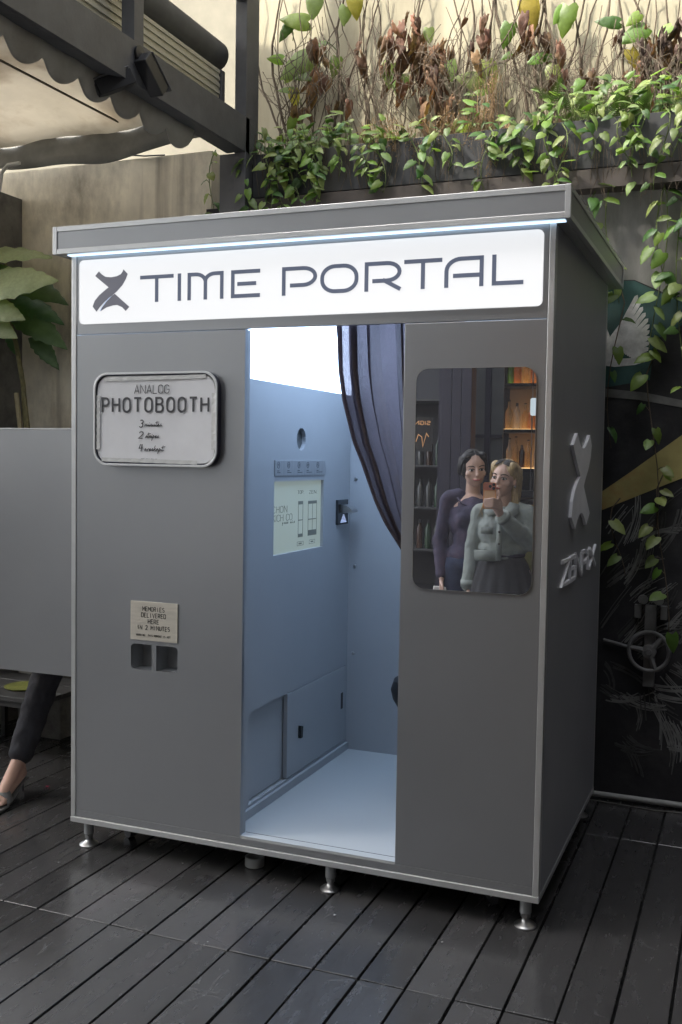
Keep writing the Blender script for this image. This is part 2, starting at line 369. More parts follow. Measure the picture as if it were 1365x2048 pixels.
B().box(.06, 4.35, 1.40, 1.755, 2.785, 2.82).obj('base_panel', m_trough, tr)
B().box(.06, 4.35, 1.345, 1.45, 2.70, 2.782).obj('ledge_beam', M('brown_ledge', (.07, .058, .05), rough=.7, var=.3, vscale=8), tr, bevel=.002)
B().box(.08, 4.33, 1.402, 1.752, 2.82, 2.965).obj('soil', M('soil', (.03, .024, .018), rough=1, bump=1, bscale=60), tr)

pc = thing('added_shade_canopy', (3.0, -3.0, 3.2), 'dark flat canopy added out of view to shade the right of the deck', 'canopy')  # unseen, added to darken the right of the booth and deck
B().box(1.5, 4.39, -5.59, -1.1, 3.22, 3.28).obj('roof_sheet', m_beam, pc)
for y in (-5.3, -3.9, -2.5, -1.2): B().box(1.5, 4.39, y, y + .06, 3.10, 3.2195).obj('rafter', m_beam, pc)
# mural: flat paint on the wall, 2 mm proud
def paint(name, pts, mat, t=.003, ax=1.45):
    pts2 = [at(1, 1.45, *q) for q in pts]
    return B().prism([(q.x, q.z) for q in pts2], XZ, 1.451, 1.45 - t).obj(name, mat, mw)
mp_teal = M('teal_paint', (.03, .075, .07), rough=.8, var=.4, vscale=6)
mp_white = M('white_paint', (.55, .55, .54), rough=.8, var=.3, vscale=22)
mp_grey = M('grey_paint', (.15, .15, .147), rough=.8, var=.35, vscale=14)
mp_yel = M('yellow_paint', (.36, .31, .12), rough=.8, var=.25, vscale=6, dark=(.34, .17, .06), dscale=5, dlo=.5, dhi=.75)
mp_fade = M('faded_plaster', (.20, .195, .185), rough=.9, var=.3, vscale=7, stretch=(2, 1, .6))
paint('mural_field', [(1150, 380), (1420, 380), (1420, 600), (1340, 590), (1270, 560), (1205, 560), (1150, 540)], mp_fade, .0015)
paint('mural_field', [(1150, 545), (1205, 562), (1270, 562), (1330, 590), (1365, 600), (1365, 650), (1310, 680), (1300, 760), (1210, 775), (1150, 770)], mp_teal, .002)
paint('mural_band', [(1190, 775), (1290, 785), (1420, 812), (1420, 825), (1280, 800), (1190, 792)], mp_grey, .003)
paint('mural_band', [(1180, 1000), (1260, 945), (1420, 830), (1420, 935), (1330, 970), (1180, 1030)], mp_yel, .003)
for i in range(11):                       # long feathers of the wing
    a = i / 10.0
    bx, by = 1222 + 40 * a, 692 + 22 * a
    tx, ty = 1276 + 24 * min(1, a * 2.2), 590 + 118 * a
    ux, uy = (tx - bx), (ty - by); L = math.hypot(ux, uy); nx, ny = -uy / L, ux / L; wd = 4.4
    pts = [(bx - nx * 3, by - ny * 3), (bx + ux * .6 - nx * wd, by + uy * .6 - ny * wd), (tx - ux / L * 5 - nx * 4, ty - uy / L * 5 - ny * 4), (tx, ty), (tx - ux / L * 5 + nx * 4, ty - uy / L * 5 + ny * 4), (bx + ux * .6 + nx * wd, by + uy * .6 + ny * wd), (bx + nx * 3, by + ny * 3)]
    paint('mural_feather', pts, mp_white, .003 + .0004 * i)
paint('mural_feather', [(1196, 700), (1208, 690), (1240, 648), (1262, 622), (1272, 640), (1258, 690), (1236, 716), (1205, 722)], mp_white, .0028)
paint('mural_feather', [(1190, 706), (1194, 655), (1202, 650), (1206, 668), (1214, 656), (1220, 672), (1216, 712)], mp_white, .0026)
paint('mural_body', [(1185, 716), (1230, 718), (1270, 716), (1298, 722), (1270, 730), (1230, 734), (1185, 728)], mp_white, .0032)
random.seed(5)
mp_g = [M('grey_paint_%s' % k, v, rough=.8, var=.3, vscale=20) for k, v in (('dark', (.06, .06, .06)), ('mid', (.11, .11, .108)), ('pale', (.19, .19, .186)))]
for i in range(64):                       # brushed fans of fine strokes under the yellow band
    x = random.uniform(1200, 1385); y = random.uniform(1060, 1500); a0 = R_(random.uniform(-60, -35) if y < 1330 else random.uniform(10, 85)); L = random.uniform(50, 130); bend = random.uniform(-.5, .5); mt_ = random.choice(mp_g); b = B()
    for k in range(random.randint(4, 8)):
        ox, oy = random.uniform(-9, 9), random.uniform(-9, 9); l2 = L * random.uniform(.5, 1); pts = []
        for t in range(7): aa = a0 + bend * t / 6; pts.append((x + ox + math.cos(aa) * l2 * t / 6, y + oy + math.sin(aa) * l2 * t / 6))
        q = [at(1, 1.45, *z) for z in pts]; stroke(b, [(z.x, z.z) for z in q], random.uniform(.002, .006), XZ, 1.4505, 1.4488 - .0001 * k - .00002 * i)
    b.obj('mural_stroke', mt_, mw)
# wheel and bracket of the mural, modelled as solid relief
hw = thing('hand_wheel', at(1, 1.44, 1300, 1380), 'grey spoked hand wheel with bracket from the mural painting, built as relief low on the wall', 'wheel')
m_hw = M('grey_wheel_paint', (.17, .17, .17), rough=.6, var=.2, vscale=20, metal=.2)
c = at(1, 1.44, 1300, 1300); r = .085
B().tube([(c.x + r * math.cos(2 * math.pi * k / 36), 1.40, c.z + r * math.sin(2 * math.pi * k / 36)) for k in range(37)], .0095, 8, False).obj('rim', m_hw, hw, smooth='all')
B().lathe([(.0, -.06), (.012, -.06), (.014, -.052), (.03, -.05), (.032, -.035), (.022, -.03), (.02, .008), (0, .008)], (c.x, 1.44, c.z), 20, 'y').obj('hub', m_hw, hw, smooth=True)
for a in (170, 50, 290):
    B().tube([(c.x + .025 * math.cos(R_(a)), 1.40, c.z + .025 * math.sin(R_(a))), (c.x + r * math.cos(R_(a)), 1.40, c.z + r * math.sin(R_(a)))], [.014, .009], 8).obj('spoke', m_hw, hw, smooth=True)
B().box(c.x - .024, c.x + .024, 1.415, 1.449, c.z - .16, c.z + .20).obj('bracket', m_hw, hw, bevel=.003)
for s in (-1, 1):
    B().lathe([(0, 0), (.02, 0), (.022, .012), (.01, .016), (0, .016)], (c.x + s * .033, 1.405, c.z + .225), 16, 'y').obj('bolt', m_hw, hw, smooth=True)
    B().box(c.x + s * .055 - .014, c.x + s * .055 + .014, 1.42, 1.449, c.z + .14, c.z + .2).obj('lug', m_hw, hw, bevel=.002)
B().tube([(c.x - .09, 1.43, c.z + .008), (c.x - .2, 1.435, c.z + .03)], .008, 8).obj('handle', m_hw, hw)
# conduit on the floor
tag(B().tube([(1.0, 1.425, .022), (1.79, 1.425, .024), (2.2, 1.428, .022), (3.0, 1.425, .024), (4.3, 1.425, .022)], .013, 10).obj('floor_conduit', M('grey_pvc', (.30, .30, .29), rough=.5), smooth=True), 'pale plastic conduit lying along the foot of the mural wall', 'conduit')
tag(B().tube([(1.2, 1.395, .004), (1.8, 1.392, .004), (1.9, 1.385, .003), (2.05, 1.37, .003), (2.2, 1.39, .004), (2.6, 1.38, .004), (3.4, 1.39, .004)], .0025, 6).obj('thin_cable', m_conc2), 'thin cable in front of the floor conduit', 'cable')

# ------------------------------------------------------------------ steel frame and awnings, upper left
cl = thing('steel_column', (.0, 1.37, 0), 'black steel column standing between concrete and cream walls', 'column')
B().box(-.012, .05, 1.30, 1.435, 0, 5.4).obj('shaft', m_beam, cl, bevel=.003)
B().box(-.095, -.0125, 1.305, 1.43, 0, 3.0).obj('side_plate', m_beam, cl, bevel=.002)
bm_ = thing('steel_beam', (0, -1, 3.0), 'long dark steel beam running overhead to the column, two black cameras fixed to it', 'beam')
B().box(.035, .05, -3.2, 1.34, 3.0, 3.168).obj('web', m_beam, bm_, bevel=.001)
B().box(-.05, .034, -3.2, 1.295, 3.0, 3.012).obj('flange', m_beam, bm_)
B().box(-.05, .034, -3.2, 1.295, 3.155, 3.167).obj('flange', m_beam, bm_)
b = B()
ys = [.93 - i * .012 for i in range(150)]
def scal(y): return 2.905 + .055 * (1 - abs(math.sin(math.pi * (y - .93) / .21))) * 1.0 - .01
va = [(y, 3.0) for y in ys][::-1]; vb = [(y, scal(y)) for y in ys]
nv = len(ys)
for i, y in enumerate(ys):
    wv = .008 * math.sin(y * 30) - .035
    for z, k in ((3.0, .3), (2.96, .6), (2.92, .9), (scal(y), 1.0)): b.v.append((wv * k - .012, y, min(z, 3.0) if z == 3.0 else (z if z == scal(y) else max(z, scal(y) + .0))))
for i in range(nv - 1):
    for k in range(3): b.f.append((i * 4 + k, i * 4 + k + 1, (i + 1) * 4 + k + 1, (i + 1) * 4 + k))
vo = b.obj('scalloped_valance', m_valance, smooth='all'); so = vo.modifiers.new('th', 'SOLIDIFY'); so.thickness = .003
tag(vo, 'grey scalloped awning valance hanging under the steel beam', 'awning')
# sagging stained canvas with a hanging rear edge
b = B(); NX, NY = 24, 22
def cz(x, y):
    e = max(0.0, (y - .9) / .5); s = (x + .1) / -3.4
    return 3.34 - .10 * e * e - .06 * math.sin(math.pi * min(1, s * 2.0)) * (1 - .3 * e) + .012 * math.sin(x * 9 + y * 4) + .03 * abs(math.sin(x * 2.1))
for i in range(NX + 1):
    x = -.12 - 3.4 * i / NX
    for j in range(NY + 1):
        y = -1.2 + 2.62 * j / NY; b.v.append((x, y, cz(x, y)))
    n0 = len(b.v)
for i in range(NX):
    for j in range(NY): a = i * (NY + 1) + j; b.f.append((a, a + 1, a + NY + 2, a + NY + 1))
aw = thing('canvas_awning', (-1.8, -.6, 3.2), 'stained pale canvas awning overhead at the upper left', 'awning')
so = b.obj('sheet', m_canvas, aw, smooth='all').modifiers.new('th', 'SOLIDIFY'); so.thickness = .003
b = B()
for i in range(NX * 3 + 1):
    x = -.12 - 3.4 * i / (NX * 3); zt = cz(x, 1.42) + .004; dr = .10 + .055 * abs(math.sin(x * 2.2 + .55))
    for k in range(4): b.v.append((x, 1.424 + .006 * math.sin(x * 16 + k), zt - dr * k / 3))
for i in range(NX * 3):
    for k in range(3): b.f.append((i * 4 + k, i * 4 + k + 1, i * 4 + k + 5, i * 4 + k + 4))
so = b.obj('rear_valance', M('dirty_grey_cloth', (.20, .20, .185), rough=.9, var=.3, vscale=5), aw, smooth='all').modifiers.new('th', 'SOLIDIFY'); so.thickness = .003
B().tube([(-.9, -2.5, 3.33), (-.85, .3, 3.30), (-.72, 1.35, 3.24)], .006, 6).obj('seam_cord', M('cord', (.12, .10, .08), rough=.9), aw)
# upper awning: cassette, roller, struts and roof sheet
ua = thing('folding_awning', (-.2, 0, 3.2), 'folded awning with ribbed cream cassette and grey roller above the beam', 'awning')
m_cass = M('cream_ribbed_aluminium', (.50, .47, .36), rough=.5, var=.12, vscale=5, stretch=(1, .3, 1))
m_roll = M('grey_roller_cloth', (.12, .12, .115), rough=.85, var=.2, vscale=8)
pts = []
for k in range(8):
    pts += [(-.10 + (.006 if k % 2 else 0), 3.275 + .0165 * k), (-.10 + (.006 if k % 2 else 0), 3.275 + .0165 * (k + 1))]
pts += [(-.15, 3.405), (-.15, 3.275)]
B().prism(pts, lambda u, v, t: (u, t, v), -3.0, 1.30).obj('cassette', m_cass, ua)
B().box(-.152, -.085, 1.30, 1.335, 3.262, 3.41).obj('end_cap', m_beam, ua, bevel=.003)
B().cyl((-.155, -3.0, 3.50), (-.155, 1.36, 3.50), .075, n=24).obj('roller', m_roll, ua, smooth=True)
B().cyl((-.155, 1.36, 3.50), (-.155, 1.40, 3.50), .035, n=16).obj('roller_pin', m_steel, ua, smooth=True)
B().box(-.21, -.165, -3.0, 1.3, 3.36, 3.45).obj('rail', m_beam, ua)
B().box(-.03, .03, .36, .43, 3.169, 4.6).obj('strut', m_beam, ua, bevel=.002)
B().box(-.0, .05, -3.2, 1.30, 3.72, 3.79).obj('upper_beam', m_beam, ua, bevel=.002)
b = B(); N = 16
for i in range(N + 1):
    for j in range(N + 1):
        x = -.05 - 1.3 * i / N; y = -.4 + 1.9 * j / N; b.v.append((x, y, 4.0 + .10 * i / N * 2.6 + .02 * math.sin(x * 5 + y * 3)))
for i in range(N):
    for j in range(N): a = i * (N + 1) + j; b.f.append((a, a + 1, a + N + 2, a + N + 1))
so = b.obj('roof_sheet', m_canvas, ua, smooth='all').modifiers.new('th', 'SOLIDIFY'); so.thickness = .003
B().box(-.42, -.22, 1.12, 1.3, 3.93, 3.945).obj('patch', m_valance, ua)
# two cameras on the beam
def security_camera(p, d, label, bracket):
    d = Vector(d).normalized(); s = d.cross(Vector((0, 0, 1))).normalized(); u = s.cross(d)
    t = thing('security_camera', p, label, 'camera', 'black security cameras on the beam'); p = Vector(p)
    def bx(name, l0, l1, hs, hu, mat, off=0):
        v = [p + d * l + s * (a * hs) + u * (c * hu + off) for l in (l0, l1) for a in (-1, 1) for c in (-1, 1)]
        return B().add(v, [(0, 1, 3, 2), (4, 6, 7, 5), (0, 4, 5, 1), (2, 3, 7, 6), (0, 2, 6, 4), (1, 5, 7, 3)]).obj(name, mat, t, bevel=.004)
    bx('housing', -.08, .08, .032, .03, m_blk); bx('hood', -.075, .10, .037, .003, m_blkg, .035); bx('lens_plate', .081, .084, .024, .022, m_beam)
    B().tube([p - d * .06, Vector(bracket) * .5 + p * .5 + Vector((.02, 0, .01)), bracket], .012, 8).obj('bracket', m_blk, t, smooth=True)
    B().lathe([(0, 0), (.03, 0), (.032, .012), (.0, .016)], Vector(bracket) , 16, 'x').obj('base', m_blk, t, smooth=True)
m_blk = M('black_plastic', (.018, .018, .02), rough=.5); m_blkg = M('grey_plastic', (.10, .10, .10), rough=.5)
security_camera(at(0, .08, 302, 150), (.05, .75, -.62), 'black security camera with light grey hood, nearer the column', at(0, .051, 277, 108))
security_camera(at(0, -.0, 228, 167), (-.45, -.5, -.35), 'black boxy security camera under the beam, left of the other one', at(0, .02, 252, 150))
# cables on the left wall
tag(B().tube([at(1, 1.49, *q) for q in ((0, 318), (40, 308), (120, 302), (200, 306), (290, 312), (330, 310))], .004, 6).obj('wall_cable', m_blk, smooth=True), 'black cable strung along the top of the concrete wall', 'cable')
tag(B().tube([at(1, 1.33, *q) for q in ((-6, 420), (0, 375), (4, 345), (16, 330), (40, 326))], .010, 8).obj('white_pipe', M('white_pvc', (.5, .5, .48), rough=.5), smooth=True), 'thin white pipe bending over the pier at the left edge', 'pipe')
# ------------------------------------------------------------------ photo booth
W, D = 1.808, 1.219; ZB0, ZB1, ZH, ZR0, ZR1 = .1005, .1213, 1.964, 2.2574, 2.3585
bo = thing('photo_booth', (W / 2, D / 2, 0), 'grey metal photo booth with lit white name sign and open doorway', 'booth')
def part(b, name, mat, parent=None, **k): return b.obj(name, mat, parent or bo, **k)
for (x0, x1) in ((0, .0215), (W - .0205, W)):
    for (y0, y1) in ((-.003, .03), (D - .03, D)):
        part(B().box(x0, x1, y0, y1, ZB1 + .001, ZR0), 'corner_post', m_trim, bevel=.002)
for (x0, x1, y0, y1) in ((-.001, W + .001, -.005, .03), (-.001, W + .001, D - .03, D + .003), (-.001, .03, .031, D - .031), (W - .03, W + .0015, .031, D - .031)):
    part(B().box(x0, x1, y0, y1, ZB0, ZB1), 'base_rail', m_trim, bevel=.002)
SL = [(.267, .358), (.377, .468)]; SZ = (.7205, .8155)
holes = [rr(SL[0][0], SL[0][1], SZ[0], SZ[1], .016, 5, (1, 0, 0, 1)), rr(SL[1][0], SL[1][1], SZ[0], SZ[1], .016, 5, (0, 1, 1, 0))]
pl = part(B().prism([(.0225, .149), (.732, .149), (.732, 1.962), (.0225, 1.962)], XZ, 0, .016, holes), 'front_panel', m_panel)
part(B().box(1.3195, W - .0215, 0, .016, .149, 1.962), 'front_panel', m_panel, bevel=.0012)
part(B().box(.0225, W - .0215, .0, .016, ZB1 + .001, .1475), 'kick_strip', m_panel, bevel=.001)
part(B().box(.0225, W - .0215, .0, .016, 1.9645, ZR0), 'header_panel', m_panel, bevel=.001)
for (a, c_) in SL:                      # delivery slots: real little boxes behind the panel
    b = B(); e = .002; y0, y1 = .0165, .085
    b.box(a - e, c_ + e, y1, y1 + .002, SZ[0] - e, SZ[1] + e); b.box(a - e, c_ + e, y0, y1, SZ[0] - .004, SZ[0] - e); b.box(a - e, c_ + e, y0, y1, SZ[1] + e, SZ[1] + .004)
    b.box(a - .004, a - e, y0, y1, SZ[0] - .004, SZ[1] + .004); b.box(c_ + e, c_ + .004, y0, y1, SZ[0] - .004, SZ[1] + .004)
    part(b, 'delivery_tray', m_inside)
part(B().box(W - .018, W - .001, .0305, D - .0305, ZB1 + .001, ZR0), 'side_panel', m_side)
part(B().box(.001, .018, .0305, D - .0305, ZB1 + .001, ZR0), 'side_panel', m_side)
part(B().box(.022, W - .022, D - .018, D - .002, ZB1 + .001, ZR0), 'back_panel', m_side)
# interior shell
XW, YB, XR, ZF, ZC = .67, 1.185, 1.782, .156, 2.205
part(B().box(.02, W - .02, .017, D - .019, ZB1 + .002, ZF), 'floor', m_insfloor)
part(B().box(.7325, 1.319, .0005, .0165, .1478, ZF + .0005), 'threshold', m_insfloor)
part(B().prism([(XW + .001, ZF), (1.319, ZF), (1.319, ZF)], XY, ZF, ZF) if False else B().box(.735, 1.31, .04, .042, ZF, ZF + .0006), 'floor_seam', m_gap)
part(B().box(.712, .732, .0165, .042, ZF, 1.963), 'door_jamb', m_inside, bevel=.001)
part(B().box(1.3195, 1.335, .0165, .042, ZF, 1.963), 'door_jamb', m_inside, bevel=.001)
part(B().box(.66, .712, .042, .06, ZF, ZC), 'jamb_filler', m_inside)
LENS = (.63, 1.592, .046); SCR = (.377, .872, 1.131, 1.4215); CAB = (.185, 1.165, .2, .556); LB = 1.806
hol = [arc(LENS[0], LENS[1], LENS[2], LENS[2], 0, 360 - 360 / 28, 27), [(SCR[0], SCR[2]), (SCR[1], SCR[2]), (SCR[1], SCR[3]), (SCR[0], SCR[3])], [(CAB[0], CAB[2]), (CAB[1], CAB[2]), (CAB[1], CAB[3]), (CAB[0], CAB[3])]]
part(B().prism([(.0605, ZF), (YB, ZF), (YB, LB - .001), (.0605, LB - .001)], YZ, XW, XW - .018, hol), 'machine_wall', m_inside)
m_light = M('light_panel', (.9, .92, .95), rough=.6, emis=7.4, ecol=(.50, .69, 1.0))
part(B().box(XW - .018, XW - .001, .0605, YB, LB, ZC), 'light_panel', m_light)
bw = part(B().box(XW - .018, XR, YB + .0005, YB + .012, ZF, ZC), 'rear_wall', m_inside)
part(B().box(XR, XR + .003, .017, YB, ZF, ZC), 'inner_wall', m_inside)
part(B().box(XW + .02, 1.25, .10, 1.0, ZC + .002, ZC + .012), 'ceiling_light', m_light)
part(B().box(.02, W - .02, .02, D - .02, ZC + .0125, ZC + .02), 'ceiling_panel', m_inside)
for q in ((712, 958), (710, 1132), (706, 1306)):
    p_ = at(1, YB, *q); part(B().lathe([(0, -.006), (.006, -.005), (.009, 0), (0, 0)], (p_.x, YB, p_.z), 12, 'y'), 'screw_cap', m_steel, bw, smooth=True)
part(B().lathe([(LENS[2] + .004, 0), (LENS[2] + .004, -.02), (LENS[2] * .8, -.03), (LENS[2] * .78, -.06), (0, -.06)], (XW - .018, LENS[0], LENS[1]), 28, 'x'), 'lens_barrel', M('dark_lens_tube', (.10, .11, .11), rough=.35), smooth=True)
part(B().lathe([(0, -.002), (LENS[2] * .7, -.002), (LENS[2] * .7, 0), (0, 0)], (XW - .052, LENS[0], LENS[1]), 24, 'x'), 'lens_glass', M('lens_glass', (.02, .03, .03), rough=.05, coat=1))
# instruction plate
ip = part(B().box(XW, XW + .004, .375, .881, 1.4435, 1.505), 'instruction_plate', M('etched_steel', (.42, .43, .44), rough=.38, metal=.8, var=.1, vscale=12, stretch=(1, 8, 1)), bevel=.0008)
m_ink = M('grey_ink', (.08, .085, .09), rough=.7)
for i, cy in enumerate((.405, .50, .60, .69, .795)):
    b = B(); t0, t1 = XW + .0041, XW + .0047
    stroke(b, arc(cy, 1.486, .0115, .0125, 0, 345, 16), .0016, YZ, t0, t1, True)
    write(b, str(i + 1), cy - .003, cy + .003, 1.481, .010, .0014, YZ, t0, t1 + .0002)
    stroke(b, [(cy - .012, 1.463), (cy + .008, 1.463)], .003, YZ, t0, t1); stroke(b, [(cy - .012, 1.456), (cy + .018 + .008 * i, 1.456)], .0026, YZ, t0, t1)
    part(b, 'print', m_ink, ip)
# screen with its page
sn = part(B().box(XW - .03, XW - .0125, SCR[0] - .01, SCR[1] + .01, SCR[2] - .008, SCR[3] + .008), 'screen', M('lcd_screen', (.30, .34, .30), rough=.35, emis=.20, ecol=(.80, .92, .76)))
m_lcd = M('lcd_print', (.10, .12, .11), rough=.6, emis=.045, ecol=(.75, .85, .8))
b = B(); t0, t1 = XW - .0124, XW - .0118
write(b, 'CHON', .388, .525, 1.296, .026, .0022, YZ, t0, t1); write(b, 'KICH CO', .388, .575, 1.262, .026, .0022, YZ, t0, t1, gap=.16)
write(b, 'your si.e', .48, .60, 1.249, .016, .0018, YZ, t0, t1 + .0003, slant=.3)
def strip(y0, y1, z0, z1, cols, hz, ft):
    for y in ([y0, y1] if cols == 1 else [y0, (y0 + y1) / 2, y1]): stroke(b, [(y, z0), (y, z1)], .0026, YZ, t0, t1)
    zm = (z0 + z1) / 2 - .004; stroke(b, [(y0, zm), (y1, zm)], .004, YZ, t0, t1 + .0002)
    b.box(t0, t1 + .0003, y0, y1, z1 - hz, z1); b.box(t0, t1 + .0003, y0, y1, z0, z0 + ft)
strip(.636, .682, 1.186, 1.336, 1, .014, .014); strip(.737, .827, 1.186, 1.334, 2, .013, .024)
write(b, 'TOP.', .628, .69, 1.366, .014, .0016, YZ, t0, t1); write(b, 'ZEN.', .744, .83, 1.364, .014, .0016, YZ, t0, t1)
for (a, e) in ((.628, .69), (.752, .812)):
    stroke(b, [(a, 1.151), (e, 1.151), (e, 1.167), (a, 1.167)], .0016, YZ, t0, t1, True); stroke(b, [(a + .016, 1.159), (e - .016, 1.159)], .006, YZ, t0, t1)
part(b, 'print', m_lcd, sn)
# banknote reader
rd = part(B().box(XW, XW + .012, 1.015, 1.14, 1.217, 1.329), 'note_reader', M('chrome_black', (.06, .065, .07), rough=.25, metal=.6), bevel=.002)
b = B()
for k in range(9):
    a = R_(90 - 180 * k / 8 * .5); b.v += [(XW + .012 + .055 * math.sin(R_(90 * k / 8)), 1.045, 1.273 + .034 * math.cos(R_(90 * k / 8))), (XW + .012 + .055 * math.sin(R_(90 * k / 8)), 1.115, 1.273 + .034 * math.cos(R_(90 * k / 8)))]
b.v += [(XW + .012, 1.045, 1.268), (XW + .012, 1.115, 1.268)]; n = 9
for k in range(8): b.f.append((2 * k, 2 * k + 1, 2 * k + 3, 2 * k + 2))
b.f += [(16, 17, 19, 18), (18, 19, 1, 0), tuple(range(0, 18, 2)) + (18,), tuple(range(1, 18, 2)) + (19,)]
part(b, 'reader_hood', m_steel, rd)
b = B()
for k in range(6):
    hw_ = .034 * (1 - k / 6.5); b.box(XW + .0121, XW + .0135, 1.08 - hw_, 1.08 + hw_, 1.226 + k * .0062, 1.2305 + k * .0062)
part(b, 'arrow_light', M('arrow_leds', (.5, .6, .9), rough=.4, emis=.5, ecol=(.6, .72, 1.0)), rd)
# cupboard with one sliding door open
m_cab = m_inside
sd_ = part(B().box(XW - .017, XW + .002, .524, 1.158, .203, .553), 'sliding_door', m_cab, bevel=.0015)
part(B().box(XW - .04, XW - .021, .186, .60, .203, .553), 'sliding_door', m_cab, bevel=.0015)
part(B().box(XW - .05, XW - .0185, .186, 1.165, .190, .2005), 'door_track', m_trim)
part(B().box(XW + .0005, XW + .014, .061, YB - .001, ZF + .0005, .190), 'skirting', m_inside, bevel=.001)
part(B().prism([(.632, .345), (.65, .345), (.654, .392), (.634, .398)], YZ, XW + .0025, XW + .016), 'lock', M('lock_chrome', (.06, .065, .07), rough=.25, metal=.8), sd_, bevel=.001)
part(B().box(XW + .0022, XW + .004, 1.108, 1.132, .36, .435), 'finger_pull', m_blk, sd_, bevel=.001)
# roof
rf = part(B().box(-.046, W + .046, -.047, D + .098, ZR0 + .006, ZR1 - .003), 'roof', m_panel)
fr = lambda b, n: part(b, n, m_trim, rf, bevel=.0012)
x0, x1, y0, y1 = -.05, W + .05, -.051, D + .102
for (ya, yb) in ((y0, y0 + .02), (y1 - .02, y1)):
    for (za, zb) in ((ZR0, ZR0 + .019), (ZR1 - .019, ZR1)): fr(B().box(x0 + .0181, x1 - .0181, ya + .0004, yb, za, zb), 'roof_rail')
    for (xa, xb) in ((x0, x0 + .018), (x1 - .018, x1)): fr(B().box(xa, xb, ya, yb, ZR0 - .0006, ZR1 + .0006), 'roof_corner')
for (xa, xb) in ((x0, x0 + .02), (x1 - .02, x1)):
    for (za, zb) in ((ZR0, ZR0 + .017), (ZR1 - .017, ZR1)): fr(B().box(xa + .0003, xb - .0003, y0 + .0205, y1 - .0205, za, zb), 'roof_rail')
part(B().box(x0 + .021, x1 - .021, -.0295, y1 - .021, ZR0 + .0005, ZR0 + .0055), 'soffit', m_trim, rf)
part(B().box(.0, W + .03, -.0285, -.006, ZR0 - .0035, ZR0 + .0003), 'led_strip', M('led_strip', (.8, .9, 1), rough=.5, emis=1.7, ecol=(.55, .76, 1.0)), rf)
# lit name sign
m_sign = M('lit_acrylic', (.45, .45, .45), rough=.35, emis=.74, ecol=(.97, .98, 1.0))
sg = part(B().prism(rr(.038, 1.770, 2.002, 2.238, .018, 6), XZ, -.0005, -.008), 'name_sign', m_sign)
m_let = M('sign_letter_vinyl', (.10, .115, .16), rough=.5, emis=.10, ecol=(.45, .55, .85))
m_mark = M('sign_mark_vinyl', (.15, .15, .17), rough=.5, emis=.09, ecol=(.6, .62, .8))
LW = .0135; zb, zt = 2.071, 2.168
def letter(x0, x1, strokes, z0=zb, z1=zt):
    b = B(); i = 0; h = LW / 2
    for st in strokes:
        cl_ = False
        if st and st[0] == 'c': cl_ = True; st = st[1]
        pts = [(x0 + h + (x1 - x0 - LW) * q[0], z0 + h + (z1 - z0 - LW) * q[1]) for q in st]
        if not cl_:                       # square ends reach the letter's box
            def ext(a, c_):
                v = Vector(a) - Vector(c_); v.normalize(); return tuple(Vector(a) + v * h)
            pts = [ext(pts[0], pts[1])] + pts[1:-1] + [ext(pts[-1], pts[-2])]
        stroke(b, pts, LW, XZ, -.0082, -.0098 - .0002 * i, cl_); i += 1
    part(b, 'letter', m_let, sg)
T_ = [[(0, 1), (1, 1)], [(.5, .95), (.5, 0)]]
letter(.305, .445, T_); letter(.462, .4765, [[(.5, 0), (.5, 1)]])
letter(.503, .648, [[(0, 0), (0, 1)] + [(.2, 1)] + arc(.2, .7, .29, .3, 90, 10, 6), [(.5, 0), (.5, .7)] + arc(.79, .7, .29, .3, 170, 90, 6) + [(1, 1), (1, 0)]])
letter(.678, .791, [[(1, 1), (0, 1), (0, 0), (1, 0)], [(.25, .5), (.85, .5)]])
letter(.875, 1.006, [[(0, 0), (0, 1), (.62, 1)] + arc(.62, .66, .38, .34, 90, -90, 12) + [(.26, .32)]])
letter(1.018, 1.156, [('c', arc(.62, .55, .38, .45, 90, 0, 8) + arc(.62, .45, .38, .45, 0, -90, 8) + arc(.38, .45, .38, .45, -90, -180, 8) + arc(.38, .55, .38, .45, 180, 90, 8))])
letter(1.178, 1.307, [[(0, 0), (0, 1), (.62, 1)] + arc(.62, .66, .38, .34, 90, -90, 12) + [(.24, .32)], [(.55, .32), (.98, 0)]])
letter(1.316, 1.445, T_)
letter(1.453, 1.582, [[(0, 0), (0, .5)] + arc(.42, .55, .42, .45, 180, 90, 8) + [(1, 1), (1, 0)], [(.25, .36), (.95, .36)]])
letter(1.609, 1.710, [[(0, 1), (0, 0), (1, 0)]])
# twisted ribbon mark left of the name
dn = [(.11, 2.177), (.126, 2.193)] + [(.138, 2.182), (.155, 2.172), (.18, 2.169), (.205, 2.172), (.222, 2.178), (.229, 2.186), (.233, 2.195), (.251, 2.178), (.243, 2.160), (.228, 2.138), (.205, 2.117), (.185, 2.103), (.150, 2.080), (.128, 2.060), (.116, 2.046), (.099, 2.065), (.108, 2.086), (.128, 2.106), (.150, 2.121), (.169, 2.133)]
part(B().prism(dn, XZ, -.0082, -.0098), 'ribbon_mark', m_mark, sg)
part(B().prism([(.196, 2.108), (.259, 2.058), (.243, 2.044), (.228, 2.058), (.206, 2.067), (.188, 2.066), (.160, 2.060), (.143, 2.052), (.133, 2.047), (.140, 2.064), (.160, 2.086), (.178, 2.098)], XZ, -.0082, -.0096), 'ribbon_mark', m_mark, sg)
part(B().prism([(.130, 2.049), (.1355, 2.058), (.152, 2.078), (.170, 2.0935), (.183, 2.1005), (.160, 2.081), (.140, 2.060), (.134, 2.048)], XZ, -.0097, -.0102), 'ribbon_highlight', M('pale_blue_vinyl', (.5, .6, .8), rough=.4, emis=.4, ecol=(.6, .75, 1)), sg)
